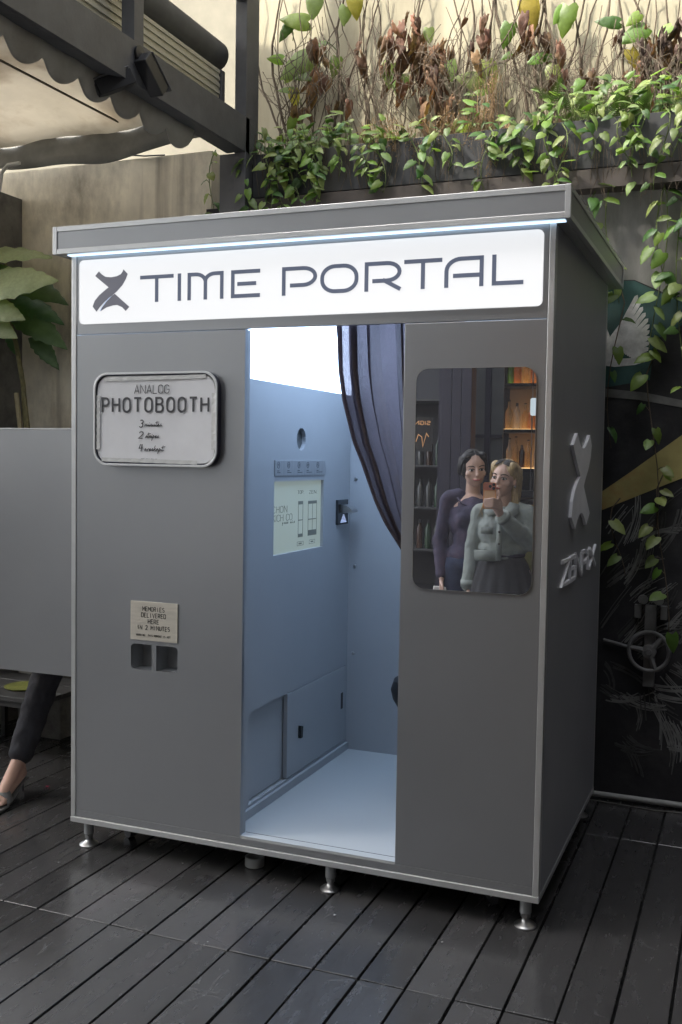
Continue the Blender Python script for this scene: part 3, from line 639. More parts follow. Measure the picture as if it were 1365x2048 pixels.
# mirror
m_mir = bpy.data.materials.new('mirror_glass'); m_mir.use_nodes = True
n_ = m_mir.node_tree.nodes; l_ = m_mir.node_tree.links; n_.remove(n_['Principled BSDF'])
gl = n_.new('ShaderNodeBsdfGlossy'); gl.inputs['Color'].default_value = (.74, .76, .78, 1); gl.inputs['Roughness'].default_value = 0.0
df = n_.new('ShaderNodeBsdfDiffuse'); df.inputs[0].default_value = (.45, .45, .5, 1); mx = n_.new('ShaderNodeMixShader'); mx.inputs[0].default_value = .07
l_.new(gl.outputs[0], mx.inputs[1]); l_.new(df.outputs[0], mx.inputs[2]); l_.new(mx.outputs[0], n_['Material Output'].inputs[0])
mir = part(B().prism(rr(1.363, 1.759, 1.091, 1.814, .042, 10), XZ, -.0005, -.004), 'mirror', m_mir)
b = B(); stroke(b, rr(1.3625, 1.7595, 1.0905, 1.8145, .0425, 10), .0018, XZ, -.0004, -.0046, True); part(b, 'mirror_edge', m_steel, mir)
# plaque
pq = part(B().box(.268, .4695, -.005, -.0005, .832, .9765), 'plaque', M('brushed_champagne_plate', (.56, .52, .44), rough=.4, metal=.3, var=.1, vscale=10, stretch=(1, 1, 9), rvar=.08), bevel=.0006)
m_pr = M('black_print', (.03, .028, .025), rough=.6); b = B(); ta, tb = -.0051, -.0056
cxp = .3675
for (s, z, hh, cw, wd) in (('MEMORIES', .942, .0155, .0116, .0024), ('DELIVERED', .9185, .0155, .0116, .0024), ('HERE', .896, .0155, .0116, .0024), ('IN 2 MINUTES', .8725, .0155, .0116, .0024), ('WARNING: THIS MOMENT IS HOT', .8475, .0075, .0054, .0011)):
    u = cw * len(s) / 2; write(b, s, cxp - u, cxp + u, z, hh, wd, XZ, ta, tb, gap=.25, mono=True, monow=.62)
part(b, 'print', m_pr, pq)
# raised mark and name on the side
m_raised = M('brushed_letter', (.80, .80, .82), rough=.4, metal=.0, var=.06, vscale=10)
sx = [(1147.5, 890), (1155.9, 866.4), (1159.5, 882), (1163, 893), (1167.7, 897.5), (1172, 893), (1176.5, 883), (1180.8, 870), (1184.2, 891), (1182, 915), (1177.5, 938), (1172.5, 955), (1168.2, 972.7), (1180, 1026), (1173, 1050), (1169.5, 1036), (1166.5, 1028), (1163, 1025), (1159, 1031), (1155, 1042), (1151, 1058), (1143.6, 1035), (1146.5, 1003), (1151, 980), (1157, 963), (1161.8, 952.5), (1154, 922)]
pts = [at(0, W + .010, *q) for q in sx]
part(B().prism([(q.y, q.z) for q in pts], YZ, W - .001, W + .010), 'side_mark', m_raised)
y0_, y1_ = .245, 1.03; cw = (y1_ - y0_)
lets = [('Z', .245, .395), ('E', .41, .515), ('N', .53, .665), ('P', .685, .80), ('I', .815, .85), ('X', .865, 1.03)]
for ch, ya, yb in lets:
    b = B(); wd_ = FONT[ch][0] if ch != 'I' else .1
    for i, st in enumerate(FONT[ch][1]): stroke(b, [(ya + (yb - ya) * q[0] / wd_, 1.098 + .08 * q[1]) for q in st], .0135, YZ, W - .001, W + .008 + .0003 * i)
    part(b, 'side_letter', m_raised)
# feet and castors
def foot(x, y):
    t = part(B().cyl((x, y, .045), (x, y, ZB0 - .0005), .019, n=20), 'foot', m_legs, smooth=True)
    part(B().lathe([(0, 0), (.036, 0), (.037, .004), (.03, .010), (.016, .016), (.012, .022), (.012, .045), (0, .045)], (x, y, .0005), 24), 'foot_disc', m_steel, t, smooth=True)
    part(B().lathe([(0, 0), (.017, 0), (.017, .012), (0, .012)], (x, y, .03), 6), 'nut', m_steel, t)
for x in (.05, 1.068, W - .05):
    for y in (.045, D - .045): foot(x, y)
def castor(x, y, a):
    t = part(B().box(x - .03, x + .03, y - .03, y + .03, ZB0 - .006, ZB0 - .0005), 'castor', m_legs)
    ca, sa = math.cos(a), math.sin(a)
    for s in (-1, 1):
        q = lambda u, z: (x + ca * u - sa * s * .02, y + sa * u + ca * s * .02, z)
        part(B().add([q(-.02, .094), q(.02, .094), q(.03, .05), q(.012, .03), q(-.004, .045)] + [tuple(Vector(q(*k)) + Vector((-sa, ca, 0)) * .004) for k in ((-.02, .094), (.02, .094), (.03, .05), (.012, .03), (-.004, .045))],
             [(0, 1, 2, 3, 4), (9, 8, 7, 6, 5), (0, 5, 6, 1), (1, 6, 7, 2), (2, 7, 8, 3), (3, 8, 9, 4), (4, 9, 5, 0)]), 'castor_fork', m_legs, t)
    part(B().cyl((x + ca * .016 + sa * .014, y + sa * .016 - ca * .014, .033), (x + ca * .016 - sa * .014, y + sa * .016 + ca * .014, .033), .032, n=20), 'castor_wheel', m_blk, t, smooth=True)
castor(.165, .17, 2.6); castor(1.64, .16, 2.6); castor(.2, 1.05, 1.2); castor(1.6, 1.05, .3)
tag(B().lathe([(.036, 0), (.036, .034), (.031, .034), (.031, .004), (0, .004), (0, 0)][::-1], at(2, .001, 510, 1730), 28).obj('pipe_cap', M('pale_grey_plastic', (.40, .41, .41), rough=.5), smooth=True), 'small hollow grey plastic cap on the deck under the booth', 'cap')

# ------------------------------------------------------------------ framed notice board
X0b, X1b, Z0b, Z1b = .12, .641, 1.476, 1.818
nb = thing('notice_board', ((X0b + X1b) / 2, -.02, Z0b), 'framed grey paper notice taped up on the booth, reading analog photobooth', 'sign')
b = B().prism(rr(X0b + .003, X1b - .003, Z0b + .003, Z1b - .003, .056, 10), XZ, -.026, -.0008, [rr(X0b + .012, X1b - .012, Z0b + .012, Z1b - .012, .048, 10)]); b.obj('frame_side', M('dark_blue_frame', (.05, .05, .075), rough=.4, metal=.5), nb)
B().prism(rr(X0b, X1b, Z0b, Z1b, .06, 10), XZ, -.034, -.0265, [rr(X0b + .0085, X1b - .0085, Z0b + .0085, Z1b - .0085, .0525, 10)]).obj('frame', m_trim, nb, bevel=.0015)
b = B(); NXp, NZp = 44, 30; inner = rr(X0b + .0125, X1b - .0125, Z0b + .0125, Z1b - .0125, .048, 10)
pa = B().prism(inner, XZ, -.024, -.0225).obj('backing', m_valance, nb)
# paper sheet, slightly buckled
for i in range(NXp + 1):
    for j in range(NZp + 1):
        u = i / NXp; v = j / NZp; x = X0b + .014 + (X1b - X0b - .028) * u; z = Z0b + .014 + (Z1b - Z0b - .028) * v
        # pull the corners in so that the sheet follows the frame
        rcx = max(0, .046 - min(x - X0b - .014, X1b - .014 - x)); rcz = max(0, .046 - min(z - Z0b - .014, Z1b - .014 - z))
        h = math.hypot(rcx, rcz)
        if h > .045 and rcx > 0 and rcz > 0:
            k = .045 / h; x += (rcx - rcx * k) * (1 if u < .5 else -1); z += (rcz - rcz * k) * (1 if v < .5 else -1)
        b.v.append((x, -.0262 - .0016 * noise.noise(Vector((x * 13, z * 15, 2.2))) - .0009 * noise.noise(Vector((x * 40 + z * 30, z * 9, 1))), z))
for i in range(NXp):
    for j in range(NZp): a = i * (NZp + 1) + j; b.f.append((a, a + 1, a + NZp + 2, a + NZp + 1))
b.obj('paper', M('notice_paper', (.74, .74, .75), rough=.75, var=.04, vscale=8), nb, smooth='all')
m_txt = M('grey_print', (.075, .075, .08), rough=.7); ta, tb = -.0286, -.0291
b = B(); write(b, 'ANALOG', .296, .442, 1.7405, .030, .0028, XZ, ta, tb, gap=.2); b.obj('print', m_txt, nb)
b = B(); write(b, 'PHOTOBOOTH', .157, .603, 1.674, .050, .0078, XZ, ta, tb, gap=.36); b.obj('print', m_txt, nb)
m_txt2 = M('dark_print', (.025, .025, .028), rough=.7)
b = B(); write(b, '3', .317, .331, 1.618, .026, .003, XZ, ta, tb, slant=.2); write(b, 'minutes', .339, .412, 1.621, .021, .002, XZ, ta, tb, gap=0, slant=.25); b.obj('print', m_txt2, nb)
b = B(); write(b, '2', .314, .331, 1.578, .024, .003, XZ, ta, tb, slant=.2); write(b, 'stripes', .342, .400, 1.579, .021, .002, XZ, ta, tb, gap=0, slant=.25); b.obj('print', m_txt2, nb)
b = B(); write(b, '4', .316, .331, 1.533, .024, .003, XZ, ta, tb, slant=.1); write(b, 'everkept', .339, .420, 1.532, .021, .002, XZ, ta, tb, gap=0, slant=.25); b.obj('print', m_txt2, nb)
b = B(); write(b, 'ZENPIX.FILM', .326, .392, 1.4985, .0055, .0011, XZ, ta, tb, gap=.3); b.obj('print', m_txt, nb)
m_tape = M('clear_tape', (.62, .62, .60), rough=.28, var=.08, vscale=30, coat=.5)
for (xa, xb, za, zb_, rot) in ((.165, .592, 1.789, 1.803, .006), (.155, .56, 1.489, 1.503, -.006), (.133, .147, 1.535, 1.735, 0), (.617, .631, 1.54, 1.74, 0)):
    b = B(); n = 24; hor = xb - xa > zb_ - za
    for i in range(n + 1):
        u = i / n; wv = .0006 * math.sin(i * 2.1 + xa * 40)
        if hor: x = xa + (xb - xa) * u; b.v += [(x, -.0302 + wv, za + rot * (u - .5) + wv), (x, -.0302 - wv, zb_ + rot * (u - .5))]
        else: z = za + (zb_ - za) * u; b.v += [(xa + wv, -.0302 + wv, z), (xb + wv, -.0302 - wv, z)]
    for i in range(n): b.f.append((2 * i, 2 * i + 1, 2 * i + 3, 2 * i + 2))
    b.obj('tape', m_tape, nb)

# ------------------------------------------------------------------ curtain and stool inside the doorway
def lerp_tab(tab, z):
    for (za, xa), (zb_, xb) in zip(tab, tab[1:]):
        if z <= za and z >= zb_: return xa + (xb - xa) * (za - z) / (za - zb_)
    return tab[-1][1]
XL = [(1.99, 1.035), (1.968, 1.037), (1.821, 1.047), (1.718, 1.064), (1.58, 1.104), (1.503, 1.140), (1.376, 1.19), (1.30, 1.232), (1.209, 1.298), (1.14, 1.37)]
b = B(); NU, NV = 120, 60
for i in range(NU + 1):
    u = i / NU
    for j in range(NV + 1):
        v = j / NV; zl = 1.985 - (1.985 - 1.14) * v; zr = 1.985 - (1.985 - 1.05) * v
        z = zl * (1 - u) + zr * u; xr = 1.50 - .10 * v ** 2.2; uu = u + .035 * math.sin(9 * u + 1) * math.sin(3.1 * u)
        x = lerp_tab(XL, zl) * (1 - u) + xr * u
        ph = 2 * math.pi * (7.6 * uu + .30 * math.sin(6 * u + .6) + .12 * math.sin(3 * v + 6 * u)); amp = (.028 + .014 * math.sin(7 * u + 2)) * (1 - .45 * v)
        sh = math.sin(ph); sh = math.copysign(abs(sh) ** .7, sh)
        b.v.append((x + (.013 + .006 * math.sin(11 * u)) * math.sin(2 * ph) * (1 - .5 * v), .085 + amp * sh + .012 * v + .004 * math.sin(14 * u + 5 * v), z))
for i in range(NU):
    for j in range(NV): a = i * (NV + 1) + j; b.f.append((a, a + 1, a + NV + 2, a + NV + 1))
m_cur = M('dark_plum_voile', (.045, .034, .036), rough=.9, var=.2, vscale=70, bump=.3, bscale=700)
n_ = m_cur.node_tree.nodes; l_ = m_cur.node_tree.links; p_ = n_['Principled BSDF']
tl = n_.new('ShaderNodeBsdfTranslucent'); tl.inputs[0].default_value = (.17, .135, .16, 1); tp = n_.new('ShaderNodeBsdfTransparent'); tp.inputs[0].default_value = (.95, .85, .85, 1)
m1 = n_.new('ShaderNodeMixShader'); m1.inputs[0].default_value = .35; m2 = n_.new('ShaderNodeMixShader')
ge = n_.new('ShaderNodeNewGeometry'); nn = n_.new('ShaderNodeTexNoise'); nn.inputs['Scale'].default_value = 650; nn.inputs['Detail'].default_value = 2
rp = n_.new('ShaderNodeMapRange'); rp.inputs[1].default_value = .42; rp.inputs[2].default_value = .66; rp.inputs[3].default_value = .0; rp.inputs[4].default_value = .30
l_.new(ge.outputs['Position'], nn.inputs['Vector']); l_.new(nn.outputs[0], rp.inputs[0]); l_.new(rp.outputs[0], m2.inputs[0])
l_.new(p_.outputs[0], m1.inputs[1]); l_.new(tl.outputs[0], m1.inputs[2]); l_.new(m1.outputs[0], m2.inputs[1]); l_.new(tp.outputs[0], m2.inputs[2]); l_.new(m2.outputs[0], n_['Material Output'].inputs[0])
cu = thing('curtain', (1.25, .085, 1.0), 'sheer dark plum curtain gathered to the right of the booth doorway', 'curtain')
b.obj('fabric', m_cur, cu, smooth='all')
B().cyl((.74, .085, 1.992), (1.77, .085, 1.992), .007, n=12).obj('rod', m_steel, cu, smooth=True)
B().tube([(1.36, .06, 1.10), (1.41, .045, 1.09), (1.45, .06, 1.085), (1.45, .11, 1.085), (1.40, .12, 1.09), (1.36, .10, 1.10), (1.36, .06, 1.10)], .006, 8).obj('tie_back', m_cur, cu)
st = thing('stool', (1.235, .72, ZF), 'black stool just showing behind the right doorway panel inside the booth', 'stool')
B().lathe([(0, .50), (.12, .495), (.165, .47), (.178, .43), (.168, .39), (.14, .345), (.11, .31), (0, .305)], (1.235, .72, ZF), 32).obj('seat', m_blk, st, smooth=True)
B().lathe([(0, 0), (.125, 0), (.125, .008), (.03, .02), (.022, .03), (.022, .306), (0, .306)], (1.235, .72, ZF + .0005), 24).obj('pedestal', m_steel, st, smooth=True)
# ------------------------------------------------------------------ left of the booth
sp = thing('metal_screen', (-.45, .12, 0), 'plain grey metal screen panel beside the left edge of the booth', 'panel')
B().box(-1.25, -.004, .118, .130, .632, 1.612).obj('sheet', m_panel, sp, bevel=.001)
B().box(-1.25, -.004, .115, .133, 1.6125, 1.6175).obj('top_edge', m_trim, sp)
for x in (-1.2, -.95): B().box(x, x + .025, .131, .156, 0, 1.60).obj('post', m_trim, sp, bevel=.001)
pb = thing('concrete_planter', (-1.09, 1.3, 0), 'square concrete planter block behind the metal screen', 'planter')
B().box(-1.232, -.955, 1.19, 1.355, 0, .90).obj('block', m_conc2, pb, bevel=.006)
B().box(-1.215, -.972, 1.205, 1.34, .9005, .912).obj('soil', m_bark, pb)
be = thing('low_bench', (-1.0, .95, 0), 'low black slatted bench under the metal screen', 'bench')
m_bl = M('worn_black_wood', (.03, .03, .03), rough=.55, var=.4, vscale=20)
for k in range(3): B().box(-1.9, -.70, .72 + k * .155, .868 + k * .155, .315, .34).obj('slat', m_bl, be, bevel=.003)
B().box(-1.9, -.70, .735, .76, .285, .3145).obj('rail', m_bl, be); B().box(-1.9, -.70, 1.13, 1.16, .285, .3145).obj('rail', m_bl, be)
for x in (-1.88, -1.30):
    for y in (.737, 1.135): B().box(x, x + .025, y, y + .025, 0, .2845).obj('leg', m_bl, be)
q = at(2, .344, 45, 1375)
tag(B().lathe([(0, 0), (.085, 0), (.10, .006), (.10, .010), (.08, .006), (0, .005)], (q.x, q.y + .02, .3405), 24).obj('leaf_tray', M('moss_green', (.12, .13, .02), rough=.7, var=.4, vscale=30), smooth=True), 'flat yellowish green tray lying on the low black bench', 'tray')

# ------------------------------------------------------------------ leaves
def leaf_mesh(name, mat, wr=.40, fold=.10, curl=.25, lobed=0, crumple=0, seed=0, n=9, heart=True, skew=0):
    rnd = random.Random(seed); v = []; f = []
    for i in range(n + 1):
        t = i / n
        wv = wr * (math.sin(math.pi * min(1, (t * .86 + .14)) ** .75) ** .8) * (1 - .25 * t)
        if heart and i == 0: wv = wr * .62
        if i == n: wv = .004
        back = -.10 * (1 - t) ** 3 * (1 if heart else .3)
        y = t; z = -curl * t * t
        for k, s in enumerate((-1, -.55, 0, .55, 1)):
            ww = wv * s; 
            if lobed and abs(s) == 1: ww *= 1 + lobed * math.sin(i * 2.4 + s)
            yy = y + (back * abs(s) * 1.6 if t < .5 else 0)
            zz = z + fold * abs(s) * wv / wr * (1 - .7 * abs(s)) * 1.6 - .10 * abs(s) ** 2 * wv / wr
            if crumple: yy += rnd.uniform(-1, 1) * crumple * .4; zz += rnd.uniform(-1, 1) * crumple; ww *= 1 - crumple * 2.2 * rnd.random()
            v.append((ww + skew * t * t + .0, yy, zz + .012 * math.sin(i * 1.7 + k) + skew * .8 * ww * t))
    for i in range(n):
        for k in range(4): a = i * 5 + k; f.append((a, a + 1, a + 6, a + 5))
    me = bpy.data.meshes.new(name); me.from_pydata(v, [], f); me.materials.append(mat)
    for p in me.polygons: p.use_smooth = True
    return me
m_lf = leafmat('pothos_green', (.13, .22, .035)); m_lf2 = leafmat('pothos_pale', (.22, .29, .09), hue=.025); m_lfd = leafmat('pothos_dark', (.06, .13, .03))
m_yel = leafmat('yellowing_leaf', (.28, .22, .04), hue=.03); m_brn = leafmat('dried_leaf', (.19, .105, .06), rand=.6, rough=.75, tl=.2, hue=.02, var=.3); m_brd = leafmat('dried_leaf_dark', (.10, .065, .05), rand=.4, rough=.8, tl=.1, var=.3)
m_fern = leafmat('fern_green', (.07, .13, .03), tl=.3); m_husk = leafmat('seed_husk', (.26, .17, .09), rand=0, rough=.85, tl=.2, var=.3)
LG = [leaf_mesh('leaf', (m_lf, m_lfd, m_lf2, m_lf, m_lf2)[k % 5], (.38, .33, .40, .36, .30, .35, .41, .31, .37, .34)[k], (.10, .16, .06, .12, .2, .14, .08, .18, .05, .12)[k], (.2, .35, .15, .28, .5, .1, .4, .3, .05, .45)[k], lobed=(0, .05, .03, .08, 0, .06, .02, .1, .04, .05)[k], seed=k + 1, skew=(.0, .12, -.1, .05, .15, -.15, .08, -.06, .1, -.12)[k]) for k in range(10)]
LY = leaf_mesh('leaf', m_yel, .36, .10, .25, seed=6)
LB_ = [leaf_mesh('leaf', m_brn, .24, .32, .3, crumple=.06, seed=7), leaf_mesh('leaf', m_brn, .17, .36, .45, crumple=.08, seed=8), leaf_mesh('leaf', m_brd, .20, .34, .3, crumple=.09, seed=9), leaf_mesh('leaf', m_brn, .28, .30, .5, crumple=.07, seed=10)]
def leaf(me, parent, p, d, nrm, size):
    d = Vector(d).normalized(); nrm = Vector(nrm); s = d.cross(nrm)
    if s.length < 1e-4: s = d.orthogonal()
    s.normalize(); nrm = s.cross(d)
    o = bpy.data.objects.new('leaf', me); col.objects.link(o); o.parent = parent
    q = Vector(p) - WO[parent.name]
    o.matrix_basis = Matrix(((s.x * size, d.x * size, nrm.x * size, q.x), (s.y * size, d.y * size, nrm.y * size, q.y), (s.z * size, d.z * size, nrm.z * size, q.z), (0, 0, 0, 1)))
    return o
def rv(a): return Vector((random.uniform(-a, a), random.uniform(-a, a), random.uniform(-a, a)))

# ------------------------------------------------------------------ big-leaved plant in the planter
random.seed(21)
bp_ = thing('leafy_plant', (-1.29, 1.27, .91), 'large-leaved plant with bare stems and bamboo stake at the left edge', 'plant')
m_big = leafmat('big_leaf', (.36, .42, .25), rand=.2, hue=.01, rough=.5, tl=.3); m_bigd = leafmat('big_leaf_dark', (.10, .19, .08), rand=.2, tl=.2)
BIG = [leaf_mesh('leaf', m_big, .29, .10, .12, lobed=.07, seed=11, n=16), leaf_mesh('leaf', m_bigd, .25, .12, .22, lobed=.10, seed=12, n=16)]
b = B(); y = 1.28
b.tube([(-1.10, y, .9), at(1, y, 52, 857), at(1, y, 47, 770), at(1, y, 33, 690), at(1, y, 20, 640), at(1, y, 10, 560), at(1, y, 14, 500)], [.016, .014, .013, .012, .010, .009, .006], 8)
b.obj('stem', M('pale_stem', (.24, .22, .11), rough=.8, var=.3, vscale=40), bp_, smooth='all'); b = B()
b.tube([(-1.02, y - .05, .9), at(1, y - .01, 57, 857), at(1, y - .01, 44, 740), at(1, y - .01, 22, 650)], [.012, .011, .009, .006], 8)
b.obj('stem', M('pale_stem', (.20, .18, .09), rough=.8, var=.3, vscale=40), bp_, smooth='all')
B().cyl((-1.16, y - .03, .9), at(1, y - .03, 33, 786), .013, n=12).obj('stake', M('bamboo', (.36, .31, .19), rough=.6, var=.15, vscale=30), bp_, smooth=True)
for (p0, p1, nz_, k, yy) in (((-30, 506), (106, 497), 1.6, 0, 1.22), ((-30, 566), (112, 548), .55, 0, 1.08), ((-35, 608), (52, 632), .5, 0, 1.06), ((30, 556), (134, 590), .7, 1, 1.24), ((34, 600), (128, 630), .9, 1, 1.30), ((44, 630), (133, 684), .55, 1, 1.26), ((-30, 640), (38, 672), .35, 0, 1.10), ((72, 676), (118, 735), .4, 1, 1.33), ((-45, 535), (40, 528), 1.2, 1, 1.25), ((18, 672), (42, 716), .3, 1, 1.34)):
    a, e = at(1, yy, *p0), at(1, yy, *p1); dd = (e - a); L = dd.length
    leaf(BIG[k], bp_, a, dd + Vector((0, -.03, 0)), (random.uniform(-.15, .15), -.8, nz_), L)
    B().tube([at(1, y, 15, 600), (a + at(1, y, 15, 600)) / 2 + Vector((0, 0, .02)), a], .004, 6).obj('leaf_stalk', m_gstem, bp_)

# ------------------------------------------------------------------ vines
def vine(name, loc, label, group=None): return thing(name, loc, label, 'vine' if 'vine' in name else 'plant', group)
VIEW = Vector((.35, -.93, .1))
def hang(parent, p, length, nleaf, size, stemb, sway=.03, mats=None, mind=.03):
    """one hanging runner with leaves set along it"""
    p = Vector(p); pts = [p]; n = 8; a = random.uniform(0, 6)
    for i in range(1, n + 1):
        t = i / n; pts.append(p + Vector((sway * math.sin(a + 4 * t), -.02 * math.sin(3 * t) - .01 + .008 * math.sin(a + 7 * t), -length * t)))
    stemb.tube(pts, [.0032 - .0014 * i / n for i in range(n + 1)], 5)
    for k in range(nleaf):
        t = (k + random.random() * .8 + .2) / nleaf; f = min(n - .001, t * n); i = int(f); q = pts[i].lerp(pts[i + 1], f - i)
        side = random.choice((-1, 1)); out = Vector((side * random.uniform(.3, 1), random.uniform(-1, -.2), random.uniform(.1, .8))).normalized()
        st_ = q + out * random.uniform(.018, .045); stemb.tube([q, (q + st_) / 2 + Vector((0, 0, .006)), st_], .0016, 4)
        d = Vector((side * random.uniform(.1, .9), random.uniform(-.7, -.1), random.uniform(-1.0, -.05)))
        nn_ = VIEW * random.uniform(.2, 1) + Vector((random.uniform(-.5, .5), 0, random.uniform(.3, 1.2)))
        leaf(random.choice(mats or LG), parent, st_, d, nn_, size * random.uniform(.65, 1.25))
def tuft(parent, c, n, size, stemb, rx=.12, top=.12):
    """upright leaves standing over the trough's edge"""
    for k in range(n):
        b0 = Vector((c[0] + random.uniform(-rx, rx), c[1] + random.uniform(-.03, .16), c[2] - .02)); hgt = random.uniform(.3, 1) * top
        q = b0 + Vector((random.uniform(-.06, .06), random.uniform(-.10, .0), hgt)); stemb.tube([b0, (b0 + q) / 2 + rv(.012), q], .0018, 4)
        side = random.choice((-1, 1))
        leaf(random.choice(LG), parent, q, (side * random.uniform(.1, 1), random.uniform(-.9, .1), random.uniform(-.6, .5)), VIEW * random.uniform(.1, .9) + Vector((random.uniform(-.5, .5), -.2, random.uniform(.4, 1.2))), size * random.uniform(.6, 1.25))
random.seed(33)
# (x, upright leaves, upright height, hanging runners, runner length, leaves on each, label)
TR = [(.16, 18, .14, 6, .30, 6, 'pothos at the left end of the trough beside the steel column'),
      (.40, 26, .18, 6, .30, 7, 'bushy pothos hanging over the trough above the lit name'),
      (.66, 10, .13, 3, .26, 5, 'thin pothos left of the dried brown weeds in the trough'),
      (.90, 5, .12, 2, .24, 4, 'sparse pothos growing among the dried weeds in the trough'),
      (1.16, 8, .16, 3, .27, 5, 'pothos right of the dried brown weeds in the trough'),
      (1.40, 6, .12, 3, .30, 5, 'few-leaved pothos over the bare middle of the trough'),
      (1.62, 15, .20, 4, .30, 5, 'dense pothos behind the right front corner of the booth roof'),
      (1.86, 20, .22, 4, .34, 5, 'dense pothos right of the booth roof corner in the trough'),
      (2.10, 18, .20, 4, .34, 6, 'pothos with large leaves at the right edge of the trough')]
for (x, nu, th, nh, hl, nl, lab) in TR:
    t = vine('pothos_plant', (x, 1.38, 2.97), lab, 'pothos plants in the trough'); b = B()
    tuft(t, (x, 1.40, 2.99), int(nu * 2.3), .057, b, .135, th)
    b.obj('stalks', m_gstem, t, smooth='all')
    for k in range(nh):
        b = B(); hang(t, (x + random.uniform(-.12, .12), 1.355 + random.uniform(-.02, .012), 3.0 + random.uniform(-.02, .03)), hl * random.uniform(.5, 1.15), nl + 3, .054, b, .03); b.obj('stem', m_gstem, t, smooth='all')
random.seed(47)
# long runners hanging in front of the mural wall, right of the booth
HV = [(1.70, 2.74, .32, 5, 'short leafy vine hanging just right of the booth roof corner'), (1.80, 2.76, .55, 7, 'leafy vine hanging beside the roof edge above the painted wing'),
      (1.99, 2.76, .80, 10, 'leafy vine right of the painted wing, second from the right edge'), (2.10, 2.74, .95, 12, 'long leafy vine at the right edge of the photo'),
      (1.83, 2.30, .72, 5, 'bare dark vine hanging across the painted wing'), (1.99, 2.0, .80, 7, 'sparse vine hanging in front of the yellow painted band'), (1.86, 1.36, .34, 3, 'short vine end below the painted wing'), (2.05, 1.5, .75, 6, 'thin vine hanging toward the hand wheel')]
for (x, z, L, nl, lab) in HV:
    t = vine('hanging_vine', (x, 1.40, z), lab, 'vines hanging before the mural'); b = B()
    hang(t, (x, 1.41, z), L, int(nl * 1.3), .072, b, .035, LG[:4] + ([LG[2]] * 2 if z < 2.5 else []))
    b.obj('stem', m_gstem if z > 2.5 else m_bark, t, smooth='all')
    if nl > 9: b = B(); hang(t, (x + .03, 1.40, z), L * .7, nl // 2 + 2, .068, b, .04); b.obj('stem', m_gstem, t, smooth='all')
# dry woody stems climbing the cream wall, with dead and live leaves
random.seed(58)
CL = [(560, 640, 5, 'climbing vine with big green leaves at the left of the cream wall'), (640, 720, 6, 'dry climbing vine right of the big green leaves on the cream wall'),
      (720, 800, 6, 'climbing vine thick with brown dead leaves, left half of the cream wall'), (830, 920, 6, 'heavy bundle of brown dead vine in the middle of the cream wall'),
      (930, 1010, 4, 'bare stems right of the middle bundle on the cream wall'), (1030, 1120, 7, 'climbing vine with one half-brown yellow leaf at its top'),
      (1130, 1220, 5, 'loosely crossing bare stems on the cream wall'), (1240, 1365, 9, 'dark matted dead vine at the right end of the cream wall')]
vines = []
for vi, (pa_, pb2, ns, lab) in enumerate(CL):
    base = at(1, 1.72, (pa_ + pb2) / 2, 250); t = vine('climbing_vine', (base.x, 1.72, 2.97), lab, 'vines on the cream wall'); b = B(); vines.append(t)
    for k in range(ns):
        b = B(); px = random.uniform(pa_, pb2); lean = random.uniform(-75, 75); a = random.uniform(0, 6); pts = []; rr_ = random.choice((.0035, .005, .007, .009))
        for i in range(13):
            tt = i / 12; q = at(1, 1.725 - .03 * random.random(), px + lean * tt + 14 * math.sin(a + 6 * tt) + random.uniform(-3, 3), 330 - 360 * tt); pts.append(q)
        b.tube(pts, [rr_ * (1 - .5 * i / 12) for i in range(13)], 5); b.obj('stem', m_bark, t, smooth='all')
def stalk(t, p, q): B().tube([p, (Vector(p) + Vector(q)) / 2 + rv(.015), q], .0025, 5).obj('leaf_stalk', m_gstem, t)
